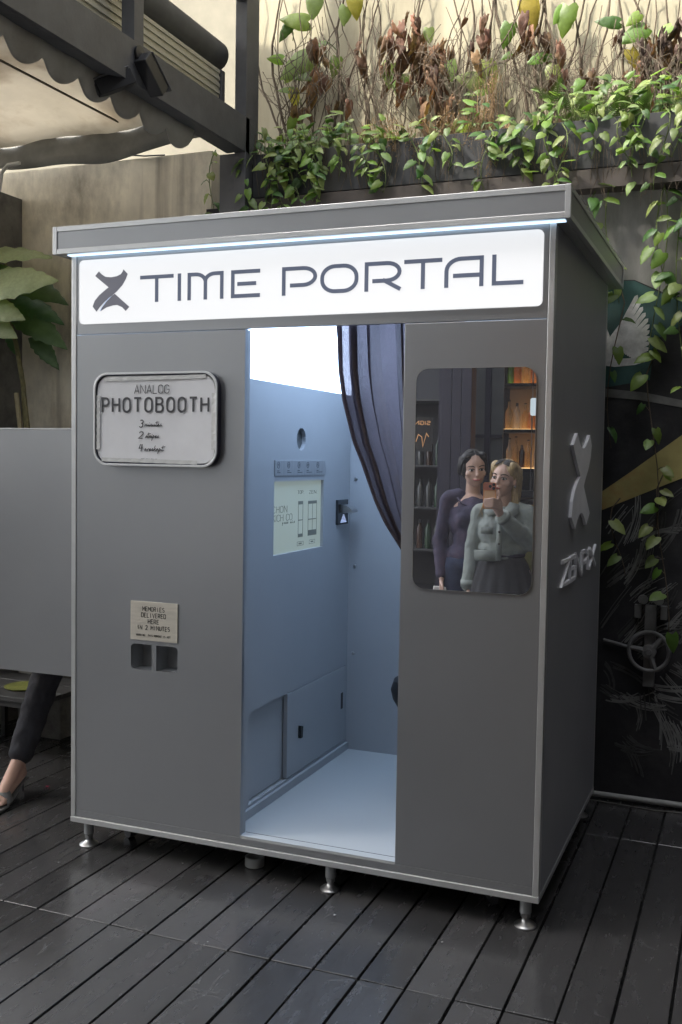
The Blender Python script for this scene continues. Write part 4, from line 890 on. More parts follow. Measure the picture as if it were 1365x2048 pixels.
# green leaves seen one by one: centre pixel, length in pixels, tip angle (0 right, 90 down), vine, mesh
for (px, py, L, ang, vi, me) in ((592, 40, 55, 190, 0, LG[0]), (573, 62, 38, 120, 0, LG[1]), (643, 87, 24, 160, 0, LG[3]), (594, 132, 70, 150, 0, LG[2]), (580, 150, 34, 130, 0, LG[2]), (609, 152, 36, 175, 0, LG[0]), (576, 178, 36, 185, 0, LG[0]), (552, 118, 30, 185, 0, LG[0]), (673, 133, 38, 95, 0, LG[3]), (628, 12, 46, 100, 0, LG[2]), (712, 8, 50, 80, 1, LY), (690, 30, 36, 100, 1, LG[2]), (590, 195, 34, 80, 0, LY), (782, 150, 50, 95, 2, LG[2]), (800, 170, 46, 100, 2, LG[2]), (858, 70, 30, 90, 3, LG[2]), (900, 140, 40, 85, 3, LG[2]),
        (1016, 68, 46, 100, 4, LG[3]), (1062, 22, 62, 75, 5, LY), (1133, 38, 58, 100, 5, LG[3]), (1120, 30, 36, 120, 5, LG[0]), (1075, 118, 36, 160, 5, LG[3]), (1092, 108, 30, 200, 5, LG[0]), (1106, 150, 44, 100, 5, LG[2]), (1219, 44, 44, 185, 7, LG[1]), (1268, 68, 56, 150, 7, LG[0]), (1268, 38, 34, 140, 7, LG[0]), (1272, 118, 46, 60, 7, LY), (948, 158, 64, 200, 4, LG[2]), (978, 150, 60, 80, 4, LG[2]), (955, 180, 44, 170, 4, LG[3]), (930, 262, 30, 200, 4, LG[0]), (1014, 112, 22, 150, 4, LG[3]), (1330, 60, 36, 150, 7, LG[2]), (1165, 222, 40, 200, 6, LG[0]), (1300, 205, 56, 80, 7, LG[3]), (1290, 255, 60, 110, 7, LG[3]), (1345, 190, 40, 140, 7, LG[0])):
    yy = 1.62 if py > 200 else 1.66; c_ = at(1, yy, px, py); ppm = FPX / (c_ - CAM).dot(FWD); S = L / ppm; a = R_(ang)
    d = RIGHT * math.cos(a) - UP * math.sin(a); p0 = c_ - d * S * .45
    leaf(me, vines[vi], p0, d + Vector((0, -.12, 0)), VIEW + rv(.35) + Vector((0, 0, .25)), S * 1.05); stalk(vines[vi], p0, p0 + Vector((random.uniform(-.04, .04), .06, random.uniform(-.10, -.02))))
random.seed(64)
# dead leaves hanging in clumps: pixel box, count, vine, size
for (xa, xb, ya, yb, n, vi, sz) in ((618, 660, 75, 190, 9, 0, 46), (655, 700, 150, 215, 6, 0, 40), (715, 732, 70, 135, 3, 1, 42), (752, 800, 60, 175, 8, 2, 44), (775, 850, 0, 105, 14, 2, 50), (800, 880, 60, 200, 18, 3, 46), (850, 915, 60, 215, 22, 3, 48), (930, 975, 10, 120, 9, 4, 40), (935, 960, 190, 250, 4, 4, 36), (1035, 1085, 20, 70, 7, 5, 48), (1085, 1130, 60, 190, 9, 5, 36), (1160, 1200, 130, 170, 5, 6, 38), (1235, 1290, 60, 190, 12, 7, 40), (1290, 1375, 30, 200, 34, 7, 44), (560, 620, 195, 250, 6, 0, 34), (900, 1120, 235, 275, 14, 4, 30)):
    for k in range(int(n * 1.25)):
        px, py = random.uniform(xa, xb), random.uniform(ya, yb); q = at(1, random.uniform(1.60, 1.70), px, py); S = sz * random.uniform(.35, 1.0) / 415
        me = random.choice(LB_[:2] + [LB_[3]] if px < 1240 or random.random() < .25 else [LB_[2]])
        leaf(me, vines[vi], q, Vector((random.uniform(-.5, .5), random.uniform(-.35, .15), -1)), VIEW + rv(.8), S * 1.25)
# thin loose tendrils crossing everywhere in front of the wall
b = B()
for k in range(330):
    px = random.uniform(545, 1365); py = random.uniform(150, 260); q0 = at(1, random.uniform(1.5, 1.7), px, py); a = random.uniform(-1, 1)
    b.tube([q0, q0 + Vector((.05 * a, -.02, .08)) + rv(.02), q0 + Vector((.12 * a, -.01, .13)) + rv(.03), q0 + Vector((.2 * a, .02, random.uniform(.1, .3))) + rv(.03)], .0016, 4)
for k in range(170):
    px = random.uniform(500, 1365); q0 = at(1, 1.35, px, random.uniform(265, 300)); L = random.uniform(.08, .3)
    b.tube([q0, q0 + Vector((random.uniform(-.02, .02), -.008, -L * .5)), q0 + Vector((random.uniform(-.04, .04), .0, -L))], .0014, 4)
tag(b.obj('dry_tendrils', m_bark), 'fine dry tendrils and roots tangled over the trough', 'twigs', kind='stuff')
b = B(); random.seed(83)
for k in range(64):
    px = random.uniform(540, 1365); lean = random.uniform(-120, 120); a = random.uniform(0, 6); yy = random.uniform(1.60, 1.72); top = random.uniform(-20, 200); pts = [at(1, yy, px + lean * i / 9 + 10 * math.sin(a + .9 * i) + random.uniform(-3, 3), 290 + (top - 290) * i / 9) for i in range(10)]
    b.tube(pts, random.uniform(.0014, .0034), 4)
tag(b.obj('thin_dry_stems', m_bark, smooth='all'), 'mass of thin dry vine stems climbing the cream wall', 'twigs', kind='stuff')
# dried weeds with seed heads over the trough
b = B(); random.seed(71)
for (xa, xb, za, zb_, n) in ((720, 800, 230, 290, 26), (880, 990, 200, 340, 80), (770, 870, 230, 280, 20), (1120, 1180, 265, 300, 10), (955, 1000, 140, 190, 10), (480 + 255, 480 + 300, 300, 330, 6)):
    for k in range(n):
        px, py = random.uniform(xa, xb), random.uniform(za, zb_); q = at(1, random.uniform(1.33, 1.50), px, py)
        for m in range(26):
            p_ = q + Vector((random.gauss(0, .010), random.gauss(0, .010), -random.random() * .075 + random.gauss(0, .01))); s = random.uniform(.004, .008)
            u_ = rv(1).normalized() * s; v_ = rv(1).normalized() * s; b.add([p_, p_ + u_, p_ + u_ * .5 + v_], [(0, 1, 2)])
        for m in range(3): b.tube([q + rv(.02), q + rv(.02) + Vector((0, 0, -.05)), Vector((q.x + random.uniform(-.05, .05), 1.42, 2.98))], .0009, 3, False)
tag(b.obj('dried_weeds', m_husk), 'brown dried weeds with seed heads over the trough', 'weeds', kind='stuff')
# feathery ferns on the right of the trough
b = B(); random.seed(77)
for k in range(34):
    px = random.uniform(1090, 1330); q = at(1, random.uniform(1.38, 1.5), px, random.uniform(200, 285)); d = Vector((random.uniform(-.6, .6), random.uniform(-.5, 0), random.uniform(.2, 1))).normalized(); L = random.uniform(.07, .15)
    s = d.cross(VIEW).normalized()
    for m in range(14):
        t_ = m / 14; c_ = q + d * L * t_ + Vector((0, -.03 * t_, -.05 * t_ * t_))
        for sg_ in (-1, 1):
            e = c_ + s * sg_ * L * .32 * (1 - t_ * .8) + d * .012; b.add([c_, e, c_ + d * .006], [(0, 1, 2)])
tag(b.obj('fern_fronds', m_fern), 'feathery green fern fronds among the pothos in the trough', 'fern', kind='stuff')
# a thin vine on the concrete wall beside the steel column
random.seed(81)
t = vine('wall_vine', at(1, 1.47, 430, 400), 'small vine on the concrete wall left of the steel column'); b = B()
hang(t, at(1, 1.47, 432, 300), .36, 7, .05, b, .02); b.obj('stem', m_gstem, t, smooth='all')

# ------------------------------------------------------------------ scraps on the deck
def scrap(px, py, s, mat, label, name='paper_scrap'):
    q = at(2, .002, px, py); b = B(); random.seed(px); n = 7
    pts = [(q.x + s * random.uniform(.5, 1) * math.cos(2 * math.pi * k / n), q.y + s * random.uniform(.4, 1) * math.sin(2 * math.pi * k / n), .002 + random.uniform(0, s * .35)) for k in range(n)]
    tag(b.add(pts + [(q.x, q.y, .004)], [(k, (k + 1) % n, n) for k in range(n)]).obj(name, mat), label, 'scrap')
m_wh = M('white_scrap', (.3, .3, .29), rough=.7); m_pink = M('pink_petal', (.55, .02, .09), rough=.6)
scrap(95, 1573, .016, m_pink, 'bright pink petal on the deck by the heeled sandal', 'petal')
scrap(366, 1727, .006, m_wh, 'tiny white scrap on the deck below the left booth panel'); scrap(670, 1830, .007, m_wh, 'crumpled clear scrap on the deck near the middle foot'); scrap(118, 1725, .006, m_wh, 'pale splinter on the deck below the left front foot'); scrap(416, 1884, .004, m_wh, 'tiny white crumb on the deck seam at the front'); scrap(885, 1884, .005, m_wh, 'small pale curl on the deck below the right booth panel')
# ------------------------------------------------------------------ people
def capsule(b, p0, p1, r0, r1, n=14):
    p0, p1 = Vector(p0), Vector(p1); d = p1 - p0; L = d.length; d.normalize(); pts = []; rs = []
    for k in range(5): a = R_(90 - 90 * (k + .35) / 5.35 * 1); pts.append(p0 - d * r0 * math.sin(a)); rs.append(r0 * math.cos(a))
    pts.append(p0); rs.append(r0); pts.append(p1); rs.append(r1)
    for k in range(1, 6): a = R_(90 * k / 5.35); pts.append(p1 + d * r1 * math.sin(a)); rs.append(r1 * math.cos(a))
    b.tube(pts, rs, n)
def ellip(b, c, r, f=None, n=16):
    base = len(b.v); c = Vector(c)
    ax = f or (Vector((1, 0, 0)), Vector((0, 1, 0)), Vector((0, 0, 1)))
    for i in range(n + 1):
        th = math.pi * (i * .98 + .01 * n) / n
        for k in range(n):
            ph = 2 * math.pi * k / n; q = (math.sin(th) * math.cos(ph) * r[0], math.sin(th) * math.sin(ph) * r[1], math.cos(th) * r[2])
            b.v.append(tuple(c + ax[0] * q[0] + ax[1] * q[1] + ax[2] * q[2]))
    for i in range(n):
        for k in range(n): a = base + i * n + k; e = base + i * n + (k + 1) % n; b.f.append((a, e, e + n, a + n))
    b.f.append(tuple(base + k for k in range(n))); b.f.append(tuple(base + n * n + k for k in range(n)))
class Fig:
    """a figure laid out as (right, forward, up) about its feet, then set into the scene; flip = built as seen in the mirror"""
    def __init__(s, base, fwd, flip=False):
        s.o = Vector(base); s.f = Vector(fwd).normalized(); s.u = Vector((0, 0, 1)); s.r = (s.u.cross(s.f) if flip else s.f.cross(s.u)).normalized(); s.flip = flip; s.turn(0)
    def turn(s, yaw, pivot=(0, 0, 0), tilt=0, nod=0):
        m = Matrix.Rotation(yaw, 3, 'Z') @ Matrix.Rotation(tilt, 3, 'Y') @ Matrix.Rotation(nod, 3, 'X'); s.m = m; s.p = Vector(pivot)
    def __call__(s, q):
        q = s.m @ (Vector(q) - s.p) + s.p
        v = s.o + s.r * q.x + s.f * q.y + s.u * q.z
        return Vector((v.x, -v.y, v.z)) if s.flip else v
def blob(name, b, fig, mat, parent, voxel=.008, smooth=6, remesh=True, disp=0):
    v = [fig(q) if fig else Vector(q) for q in b.v]
    o = link_mesh(name, v, b.f, mat, parent, smooth='all')
    if remesh:
        m = o.modifiers.new('r', 'REMESH'); m.mode = 'VOXEL'; m.voxel_size = voxel; m.use_smooth_shade = True
        m = o.modifiers.new('s', 'SMOOTH'); m.factor = .5; m.iterations = smooth
    if disp:
        tx = bpy.data.textures.new('creases', 'CLOUDS'); tx.noise_scale = .045; tx.noise_depth = 3
        m = o.modifiers.new('d', 'DISPLACE'); m.texture = tx; m.strength = disp; m.mid_level = .5; m.texture_coords = 'LOCAL'
    return o
m_skin = M('skin', (.52, .33, .25), rough=.5, var=.05, vscale=30); m_skin2 = M('skin_light', (.60, .40, .32), rough=.45, var=.05, vscale=30)
m_skin.node_tree.nodes['Principled BSDF'].inputs['Subsurface Weight'].default_value = .0
m_lip = M('lips', (.42, .13, .12), rough=.4); m_eye = M('dark_eye', (.02, .015, .012), rough=.3); m_eyew = M('eye_white', (.6, .57, .55), rough=.3); m_hairb = M('black_hair', (.012, .010, .010), rough=.42, var=.4, vscale=60, stretch=(4, 4, .4)); m_blond = M('blond_hair', (.42, .31, .16), rough=.45, var=.35, vscale=60, stretch=(5, 5, .4))

# seated person behind the metal screen: trouser leg and heeled sandal show below it
F = Fig((0, 0, 0), (0, 1, 0))
ps = thing('person', (-.35, .95, 0), 'person in dark trousers and heeled sandals behind the metal screen', 'person')
HIPR, HIPL = Vector((-.14, 1.02, .50)), Vector((-.36, 1.06, .50))
KN = Vector((-.545, .60, .60)); AN = Vector((-.585, .40, .135)); KN2 = Vector((-.34, .62, .62)); AN2 = Vector((-.30, .66, .12))
b = B(); capsule(b, (-.25, 1.04, .53), (-.24, 1.08, .95), .13, .12); ellip(b, (-.25, 1.04, .52), (.19, .14, .12)); capsule(b, (-.40, 1.07, 1.0), (-.09, 1.07, 1.0), .055, .055); capsule(b, (-.245, 1.06, 1.0), (-.245, 1.05, 1.13), .05, .048); ellip(b, (-.245, 1.03, 1.22), (.075, .09, .11))
capsule(b, HIPL, KN, .085, .058); capsule(b, KN, AN, .055, .034); capsule(b, HIPR, KN2, .085, .058); capsule(b, KN2, AN2, .055, .034)
for sx_, kn in ((-.42, KN), (-.07, KN2)): capsule(b, (sx_, 1.07, .99), (sx_, .98, .76), .042, .036); capsule(b, (sx_, .98, .76), kn + Vector((0, .1, .07)), .034, .026); ellip(b, kn + Vector((0, .06, .075)), (.04, .06, .02))
def footshape(b, an, toe):
    an, toe = Vector(an), Vector(toe); d = (toe - an); d.z = 0; d.normalize(); s = Vector((-d.y, d.x, 0))
    heel = an - d * .03 + Vector((0, 0, -.045)); ball = toe - d * .055; ball.z = .036
    capsule(b, an, heel, .032, .028); capsule(b, heel, ball, .029, .027); capsule(b, an + d * .02, ball, .03, .024)
    capsule(b, ball - s * .018, ball + s * .022, .022, .019)
    for k in range(5):
        o_ = ball + s * (-.030 + .0145 * k); L = (.048, .044, .040, .035, .028)[k]; r_ = (.0115, .008, .0078, .0075, .007)[k]
        capsule(b, o_, o_ + d * L + Vector((0, 0, -.012)), r_, r_ * .85, 10)
    return d, s, heel, ball
TOE = Vector((-.52, .165, .02)); TOE2 = Vector((-.27, .44, .02))
dA = footshape(b, AN, TOE); dB = footshape(b, AN2, TOE2)
blob('body', b, F, m_skin, ps, .007, 4)
b = B(); ellip(b, (-.25, 1.04, .54), (.205, .155, .13)); capsule(b, HIPL, KN, .10, .074); capsule(b, KN, AN.lerp(KN, .12), .073, .056); capsule(b, HIPR, KN2, .10, .074); capsule(b, KN2, AN2.lerp(KN2, .12), .073, .056)
m_tr = M('dark_trousers', (.030, .030, .036), rough=.85, var=.3, vscale=18, bump=.2, bscale=300)
blob('trousers', b, F, m_tr, ps, .008, 5, disp=.018)
b = B(); capsule(b, (-.25, 1.04, .62), (-.24, 1.08, .95), .145, .135); capsule(b, (-.41, 1.07, .99), (-.08, 1.07, .99), .066, .066)
for sx_ in (-.42, -.07): capsule(b, (sx_, 1.07, .99), (sx_, .98, .76), .055, .048)
blob('shirt', b, F, M('grey_shirt', (.10, .10, .11), rough=.9), ps, .012, 4)
b = B(); ellip(b, (-.245, 1.055, 1.24), (.085, .09, .11)); blob('hair', b, F, m_hairb, ps, .012, 2)
m_sole = M('grey_sole', (.12, .12, .115), rough=.6); m_strap = M('grey_strap', (.20, .20, .195), rough=.7, var=.2, vscale=40)
for (d_, s_, heel, ball) in (dA, dB):
    b = B(); prof = [(heel - d_ * .03, .030), (heel + d_ * .02, .030), ((heel + ball) / 2 + Vector((0, 0, -.006)), .032), (ball, .042), (ball + d_ * .05, .034), (ball + d_ * .075, .012)]; low = (-.030, -.030, -.030, -.028, -.030, -.028)
    for (c_, wd_), lo in zip(prof, low):
        for sg_ in (-1, 1):
            z1 = c_.z + lo + .008; z1 = max(z1, .014)
            b.v += [tuple(Vector((c_.x, c_.y, z1)) + s_ * sg_ * wd_), tuple(Vector((c_.x, c_.y, max(z1 - .011, .001))) + s_ * sg_ * wd_)]
    for i in range(len(prof) - 1):
        a = 4 * i; e = a + 4; b.f += [(a, a + 2, e + 2, e), (a + 1, e + 1, e + 3, a + 3), (a, e, e + 1, a + 1), (a + 2, a + 3, e + 3, e + 2)]
    b.f += [(0, 1, 3, 2), (20, 22, 23, 21)]
    b.obj('sandal_sole', m_sole, ps, bevel=.002)
    hb = heel - d_ * .018; B().tube([(hb.x, hb.y, hb.z - .022), (hb.x - d_.x * .004, hb.y - d_.y * .004, .001)], [.011, .0055], 10).obj('sandal_heel', m_blk, ps, smooth=True)
    b = B(); n = 14
    for (off, hh) in ((-.052, .048), (.004, .036)):
        for k in range(n + 1):
            a = math.pi * k / n; c_ = ball + d_ * off; zc = max(.018, c_.z - .02); b.v.append(tuple(Vector((c_.x, c_.y, zc + math.sin(a) * (hh + .012))) + s_ * math.cos(a) * (.044 if off > -.03 else .040)))
    for k in range(n): b.f.append((k, k + 1, n + 2 + k, n + 1 + k))
    o = b.obj('sandal_strap', m_strap, ps, smooth='all'); q = o.modifiers.new('th', 'SOLIDIFY'); q.thickness = .004

def head(fig, parent, c, skin, yaw, tilt, nod, k=1.0):
    """head with face about centre c; returns nothing, leaves fig turned"""
    c = Vector(c)
    b = B()
    ellip(b, c + Vector((0, -.005, .022)) * k, (.072 * k, .088 * k, .088 * k)); ellip(b, c + Vector((0, .018, -.03)) * k, (.060 * k, .066 * k, .075 * k)); ellip(b, c + Vector((0, .042, -.078)) * k, (.030 * k, .030 * k, .026 * k))
    for s in (-1, 1): ellip(b, c + Vector((s * .038, .048, -.022)) * k, (.026 * k, .026 * k, .024 * k)); ellip(b, c + Vector((s * .073, -.005, -.008)) * k, (.008 * k, .018 * k, .03 * k))
    capsule(b, c + Vector((0, .082, .010)) * k, c + Vector((0, .100, -.026)) * k, .0085 * k, .0125 * k, 8)
    ellip(b, c + Vector((0, .086, -.056)) * k, (.022 * k, .010 * k, .011 * k))
    return b
def hand(b, w, d, side, curl=0.3, k=1.0):
    """palm and five fingers from wrist w along d; side = thumb direction, curl bends about the palm normal"""
    w, d, side = Vector(w), Vector(d).normalized(), Vector(side).normalized(); side = (side - d * side.dot(d)).normalized(); nrm = d.cross(side)
    pc = w + d * .05 * k
    for j in range(4): o_ = side * (.026 - .0175 * j) * k; capsule(b, w + o_ * .6, w + d * .085 * k + o_, .014 * k, .0115 * k, 8)
    for j, L in enumerate((.070, .078, .072, .056)):
        o_ = w + d * .085 * k + side * (.027 - .018 * j) * k; a1, a2 = curl, curl * 2.1
        p1 = o_ + (d * math.cos(a1) + nrm * math.sin(a1)) * L * .5 * k; p2 = p1 + (d * math.cos(a2) + nrm * math.sin(a2)) * L * .5 * k
        capsule(b, o_, p1, .0088 * k, .008 * k, 8); capsule(b, p1, p2, .008 * k, .0068 * k, 8)
    o_ = w + d * .025 * k + side * .026 * k; p1 = o_ + (d * .6 + side * .8).normalized() * .035 * k + nrm * .01 * k; p2 = p1 + (d * .9 + side * .25 + nrm * .2).normalized() * .03 * k
    capsule(b, o_, p1, .012 * k, .0095 * k, 8); capsule(b, p1, p2, .0095 * k, .0075 * k, 8)

# --- two women standing by the camera, seen in the booth's mirror (laid out as mirrored, then flipped to their real side)
def face_bits(fig, parent, c, k=1.0, smile=True):
    c = Vector(c)
    for s in (-1, 1):
        b = B(); ellip(b, c + Vector((s * .031, .0765, .002)) * k, (.0145 * k, .006 * k, .0062 * k), n=10); blob('eye', b, fig, m_eyew, parent, remesh=False)
        b = B(); ellip(b, c + Vector((s * .031, .0815, .002)) * k, (.0068 * k, .004 * k, .0066 * k), n=10); blob('iris', b, fig, m_eye, parent, remesh=False)
        b = B(); b.tube([c + Vector((s * x, y, z)) * k for x, y, z in ((.014, .083, .006), (.024, .083, .0105), (.036, .079, .010), (.048, .070, .003))], .0024 * k, 6); blob('eyelid', b, fig, m_eye, parent, remesh=False)
        b = B(); b.tube([c + Vector((s * x, y, z)) * k for x, y, z in ((.013, .088, .022), (.028, .087, .0285), (.044, .078, .028), (.056, .066, .021))], [.0024 * k, .0032 * k, .0028 * k, .0012 * k], 6); blob('eyebrow', b, fig, m_hairb, parent, remesh=False)
    b = B(); 
    if smile: b.tube([c + Vector(q) * k for q in ((-.027, .082, -.052), (-.014, .093, -.057), (0, .0965, -.0575), (.014, .093, -.057), (.027, .082, -.052))], [.002 * k, .0055 * k, .006 * k, .0055 * k, .002 * k], 8)
    else: b.tube([c + Vector(q) * k for q in ((-.022, .086, -.056), (0, .097, -.055), (.022, .086, -.056))], [.002 * k, .0065 * k, .002 * k], 8)
    blob('mouth', b, fig, m_lip, parent, remesh=False)

def strands(name, fig, parent, mat, paths, r=.0032):
    b = B()
    for pts in paths: b.tube(pts, [r * .7] + [r] * (len(pts) - 2) + [r * .3], 5)
    o = link_mesh(name, [fig(q) for q in b.v], b.f, mat, parent, smooth='all'); o['kind'] = 'stuff'; return o
def swoop(c, s, y0, end, drop, back, jit):
    c = Vector(c); j = lambda: rv(jit); p = [c + Vector((s * .004, y0, .118 - 4.5 * (y0 + .01) ** 2)), c + Vector((s * .040, y0 * .95, .108 - 4 * (y0 + .01) ** 2)), c + Vector((s * .070, y0 * .8 - back * .3, .066)), c + Vector((s * .083, y0 * .55 - back * .6, .015))]
    p += [c + Vector((s * .084, y0 * .4 - back, -.03))] + [c + Vector(q) for q in end]
    return [q + j() for q in p]
# first woman: dark washed long-sleeved top, hair drawn back
TOV = Vector((.25, -.97, 0)).normalized()
base1 = Vector((.805, 2.93, 0)); F1 = Fig(base1, (TOV + Vector((.12, 0, 0))), True)
p1_ = thing('person', (base1.x, -base1.y, 0), 'taller person with dark tied hair and dark washed top, seen in the mirror', 'person', 'two people in the mirror')
b = B()
ellip(b, (0, 0, .90), (.155, .11, .13)); capsule(b, (0, 0, .95), (0, .005, 1.18), .105, .115); ellip(b, (0, .0, 1.16), (.145, .10, .16)); capsule(b, (-.115, -.012, 1.272), (.115, -.012, 1.272), .042, .042); capsule(b, (0, -.015, 1.28), (0, .005, 1.40), .047, .045)
for s in (-1, 1):
    ellip(b, (s * .055, .07, 1.15), (.055, .05, .055)); capsule(b, (s * .085, 0, .88), (s * .085, .01, .47), .085, .052); capsule(b, (s * .085, .01, .47), (s * .085, -.02, .09), .052, .034); capsule(b, (s * .085, -.03, .05), (s * .095, .13, .03), .036, .03)
    capsule(b, (s * .14, -.01, 1.255), (s * .19, -.03, 1.02), .038, .034); capsule(b, (s * .195, -.03, 1.02), (s * .185, .03, .80), .035, .025)
    hand(b, (s * .185, .035, .79), (s * -.02, .06, -1), (s * .2, 1, 0), .35)
# head turned a little to the right and down
F1.turn(0)
hb_ = head(F1, p1_, (0, .015, 1.464), m_skin2, 0, 0, 0)
F1.turn(R_(-6), (0, 0, 1.42), R_(-4), R_(-6)); hv = [F1(q) for q in hb_.v]; F1.turn(0)
inv = [F1(q) for q in b.v]; bb = B(); bb.v = [tuple(x) for x in inv + hv]; bb.f = b.f + [tuple(i + len(inv) for i in f) for f in hb_.f]
o = link_mesh('body', bb.v, bb.f, m_skin2, p1_, smooth='all')
def rem(o, vx, it):
    m = o.modifiers.new('r', 'REMESH'); m.mode = 'VOXEL'; m.voxel_size = vx; m.use_smooth_shade = True; m = o.modifiers.new('s', 'SMOOTH'); m.factor = .5; m.iterations = it
rem(o, .0052, 4)
F1.turn(R_(-6), (0, 0, 1.42), R_(-4), R_(-6)); face_bits(F1, p1_, (0, .015, 1.464))
b = B(); c_ = Vector((0, .015, 1.464))
ellip(b, c_ + Vector((0, -.022, .034)), (.078, .092, .090)); ellip(b, c_ + Vector((-.045, .022, .072)), (.034, .036, .038)); ellip(b, c_ + Vector((.045, .022, .072)), (.034, .036, .038)); ellip(b, c_ + Vector((0, -.065, -.02)), (.062, .05, .075)); ellip(b, c_ + Vector((-.062, -.005, .01)), (.020, .05, .06)); ellip(b, c_ + Vector((.062, -.005, .01)), (.020, .05, .06)); ellip(b, c_ + Vector((0, -.12, -.02)), (.035, .035, .05))
blob('hair', b, F1, m_hairb, p1_, .007, 3); random.seed(3)
strands('hair_strands', F1, p1_, m_hairb, [swoop(c_, s, .062 - .16 * k / 22, [(s * .055, -.085, -.035), (s * .02, -.125, -.02)], 0, .03, .0035) for s in (-1, 1) for k in range(23)])
F1.turn(0)
m_top = M('washed_dark_denim', (.050, .048, .085), rough=.9, var=.45, vscale=10, dark=(.095, .065, .10), dscale=7, dlo=.45, dhi=.7, bump=.2, bscale=300)
b = B(); ellip(b, (0, 0, .93), (.162, .118, .10)); capsule(b, (0, 0, .95), (0, .005, 1.18), .117, .125); ellip(b, (0, 0, 1.15), (.152, .112, .155))
for s in (-1, 1):
    capsule(b, (s * .088, -.012, 1.285), (s * .142, -.01, 1.275), .056, .054); ellip(b, (s * .055, .075, 1.15), (.06, .052, .06))
    capsule(b, (s * .152, -.01, 1.268), (s * .192, -.03, 1.02), .050, .043); capsule(b, (s * .198, -.03, 1.02), (s * .188, .028, .815), .045, .036)
blob('top', b, F1, m_top, p1_, .007, 4, disp=.010)
b = B(); ellip(b, (0, 0, .88), (.168, .125, .12))
for s in (-1, 1): capsule(b, (s * .088, 0, .86), (s * .09, .01, .47), .095, .075); capsule(b, (s * .09, .01, .47), (s * .09, -.01, .08), .075, .07)
blob('jeans', b, F1, M('navy_denim', (.03, .04, .08), rough=.9, var=.3, vscale=20), p1_, .009, 4, disp=.012)
for s in (-1, 1):
    b = B(); capsule(b, (s * .09, -.035, .035), (s * .097, .14, .03), .042, .036); blob('shoe', b, F1, m_blk, p1_, .007, 2)
b = B(); b.tube([(-.10, .055, 1.285), (-.08, .085, 1.255), (0, .105, 1.225), (.08, .085, 1.255), (.10, .055, 1.285)], .006, 8); blob('neckband', b, F1, m_top, p1_, remesh=False)
b = B(); b.tube([(.03, .115, 1.225), (.052, .118, 1.228)], .006, 8); b.tube([(.062, .112, 1.228), (.082, .106, 1.232)], .005, 8); blob('sunglasses_clip', b, F1, m_steel, p1_, remesh=False)
# white paper bag in her hand
b = B(); f_ = lambda u, v, w_: F1((u, v, w_))
bv = [(-.26, .0, .46), (-.12, .0, .46), (-.12, .10, .46), (-.26, .10, .46), (-.235, .03, .74), (-.16, .03, .735), (-.16, .06, .735), (-.235, .06, .74)]
tag(B().add([f_(*q) for q in bv], [(0, 1, 2, 3), (4, 5, 6, 7), (0, 1, 5, 4), (1, 2, 6, 5), (2, 3, 7, 6), (3, 0, 4, 7)]).obj('paper_bag', M('white_paper', (.72, .70, .68), rough=.7), bevel=.003), 'white paper bag in the hand of the darker dressed person', 'bag')

# second woman: pale denim jacket, dark pleated skirt, fair hair, holding a phone
base2 = Vector((1.03, 2.80, 0)); F2 = Fig(base2, TOV + Vector((-.18, 0, 0)), True)
p2_ = thing('person', (base2.x, -base2.y, 0), 'fair-haired person in pale denim jacket and dark skirt holding a phone, seen in the mirror', 'person', 'two people in the mirror')
ELB = Vector((.165, .03, 1.035)); WR = Vector((.012, .215, 1.205)); EL1 = Vector((-.185, -.02, .98)); WR1 = Vector((-.20, .03, .765))
b = B(); ellip(b, (0, 0, .86), (.155, .115, .13)); capsule(b, (0, 0, .90), (0, .0, 1.12), .095, .100); ellip(b, (0, 0, 1.10), (.125, .088, .14)); capsule(b, (-.11, -.01, 1.205), (.11, -.01, 1.205), .042, .042); capsule(b, (0, -.015, 1.21), (0, .01, 1.33), .046, .044)
for s in (-1, 1): capsule(b, (s * .085, 0, .83), (s * .085, .01, .45), .085, .052); capsule(b, (s * .085, .01, .45), (s * .085, -.02, .09), .052, .034); capsule(b, (s * .085, -.03, .05), (s * .095, .13, .03), .036, .03)
capsule(b, (.13, -.01, 1.195), ELB, .040, .034); capsule(b, ELB, WR, .035, .024); capsule(b, (-.13, -.01, 1.195), EL1, .040, .034); capsule(b, EL1, WR1, .035, .025); hand(b, WR1 + Vector((0, 0, -.01)), (-.02, .08, -1), (.3, 1, 0), .3)
# hand round the phone
PC = Vector((-.040, .285, 1.315))               # phone centre
capsule(b, WR, Vector((-.004, .245, 1.255)), .024, .030, 10); capsule(b, Vector((.004, .245, 1.245)), Vector((.004, .25, 1.275)), .028, .024, 10)
for j, (z, L) in enumerate(((1.300, .062), (1.284, .068), (1.268, .062), (1.254, .05))):
    a0 = Vector((.008, .262, z - .012)); a1 = Vector((-.020, .303, z)); a2 = Vector((-.020 - L * .75, .3, z - .006)); capsule(b, a0, a1, .0095, .0088, 8); capsule(b, a1, a2, .0085, .0068, 8)
capsule(b, Vector((.010, .255, 1.275)), Vector((.016, .275, 1.318)), .011, .0095, 8); capsule(b, Vector((.016, .275, 1.318)), Vector((.007, .278, 1.345)), .0095, .0075, 8)
c2 = Vector((.0, .02, 1.405)); hb_ = head(F2, p2_, c2, m_skin2, 0, 0, 0)
HT = (R_(16), (0, 0, 1.35), R_(6), R_(3))
inv = [F2(q) for q in b.v]; F2.turn(*HT); hv = [F2(q) for q in hb_.v]; bb = B(); bb.v = [tuple(x) for x in inv + hv]; bb.f = b.f + [tuple(i + len(inv) for i in f) for f in hb_.f]
o = link_mesh('body', bb.v, bb.f, m_skin2, p2_, smooth='all'); rem(o, .0052, 3)
face_bits(F2, p2_, c2, smile=False)
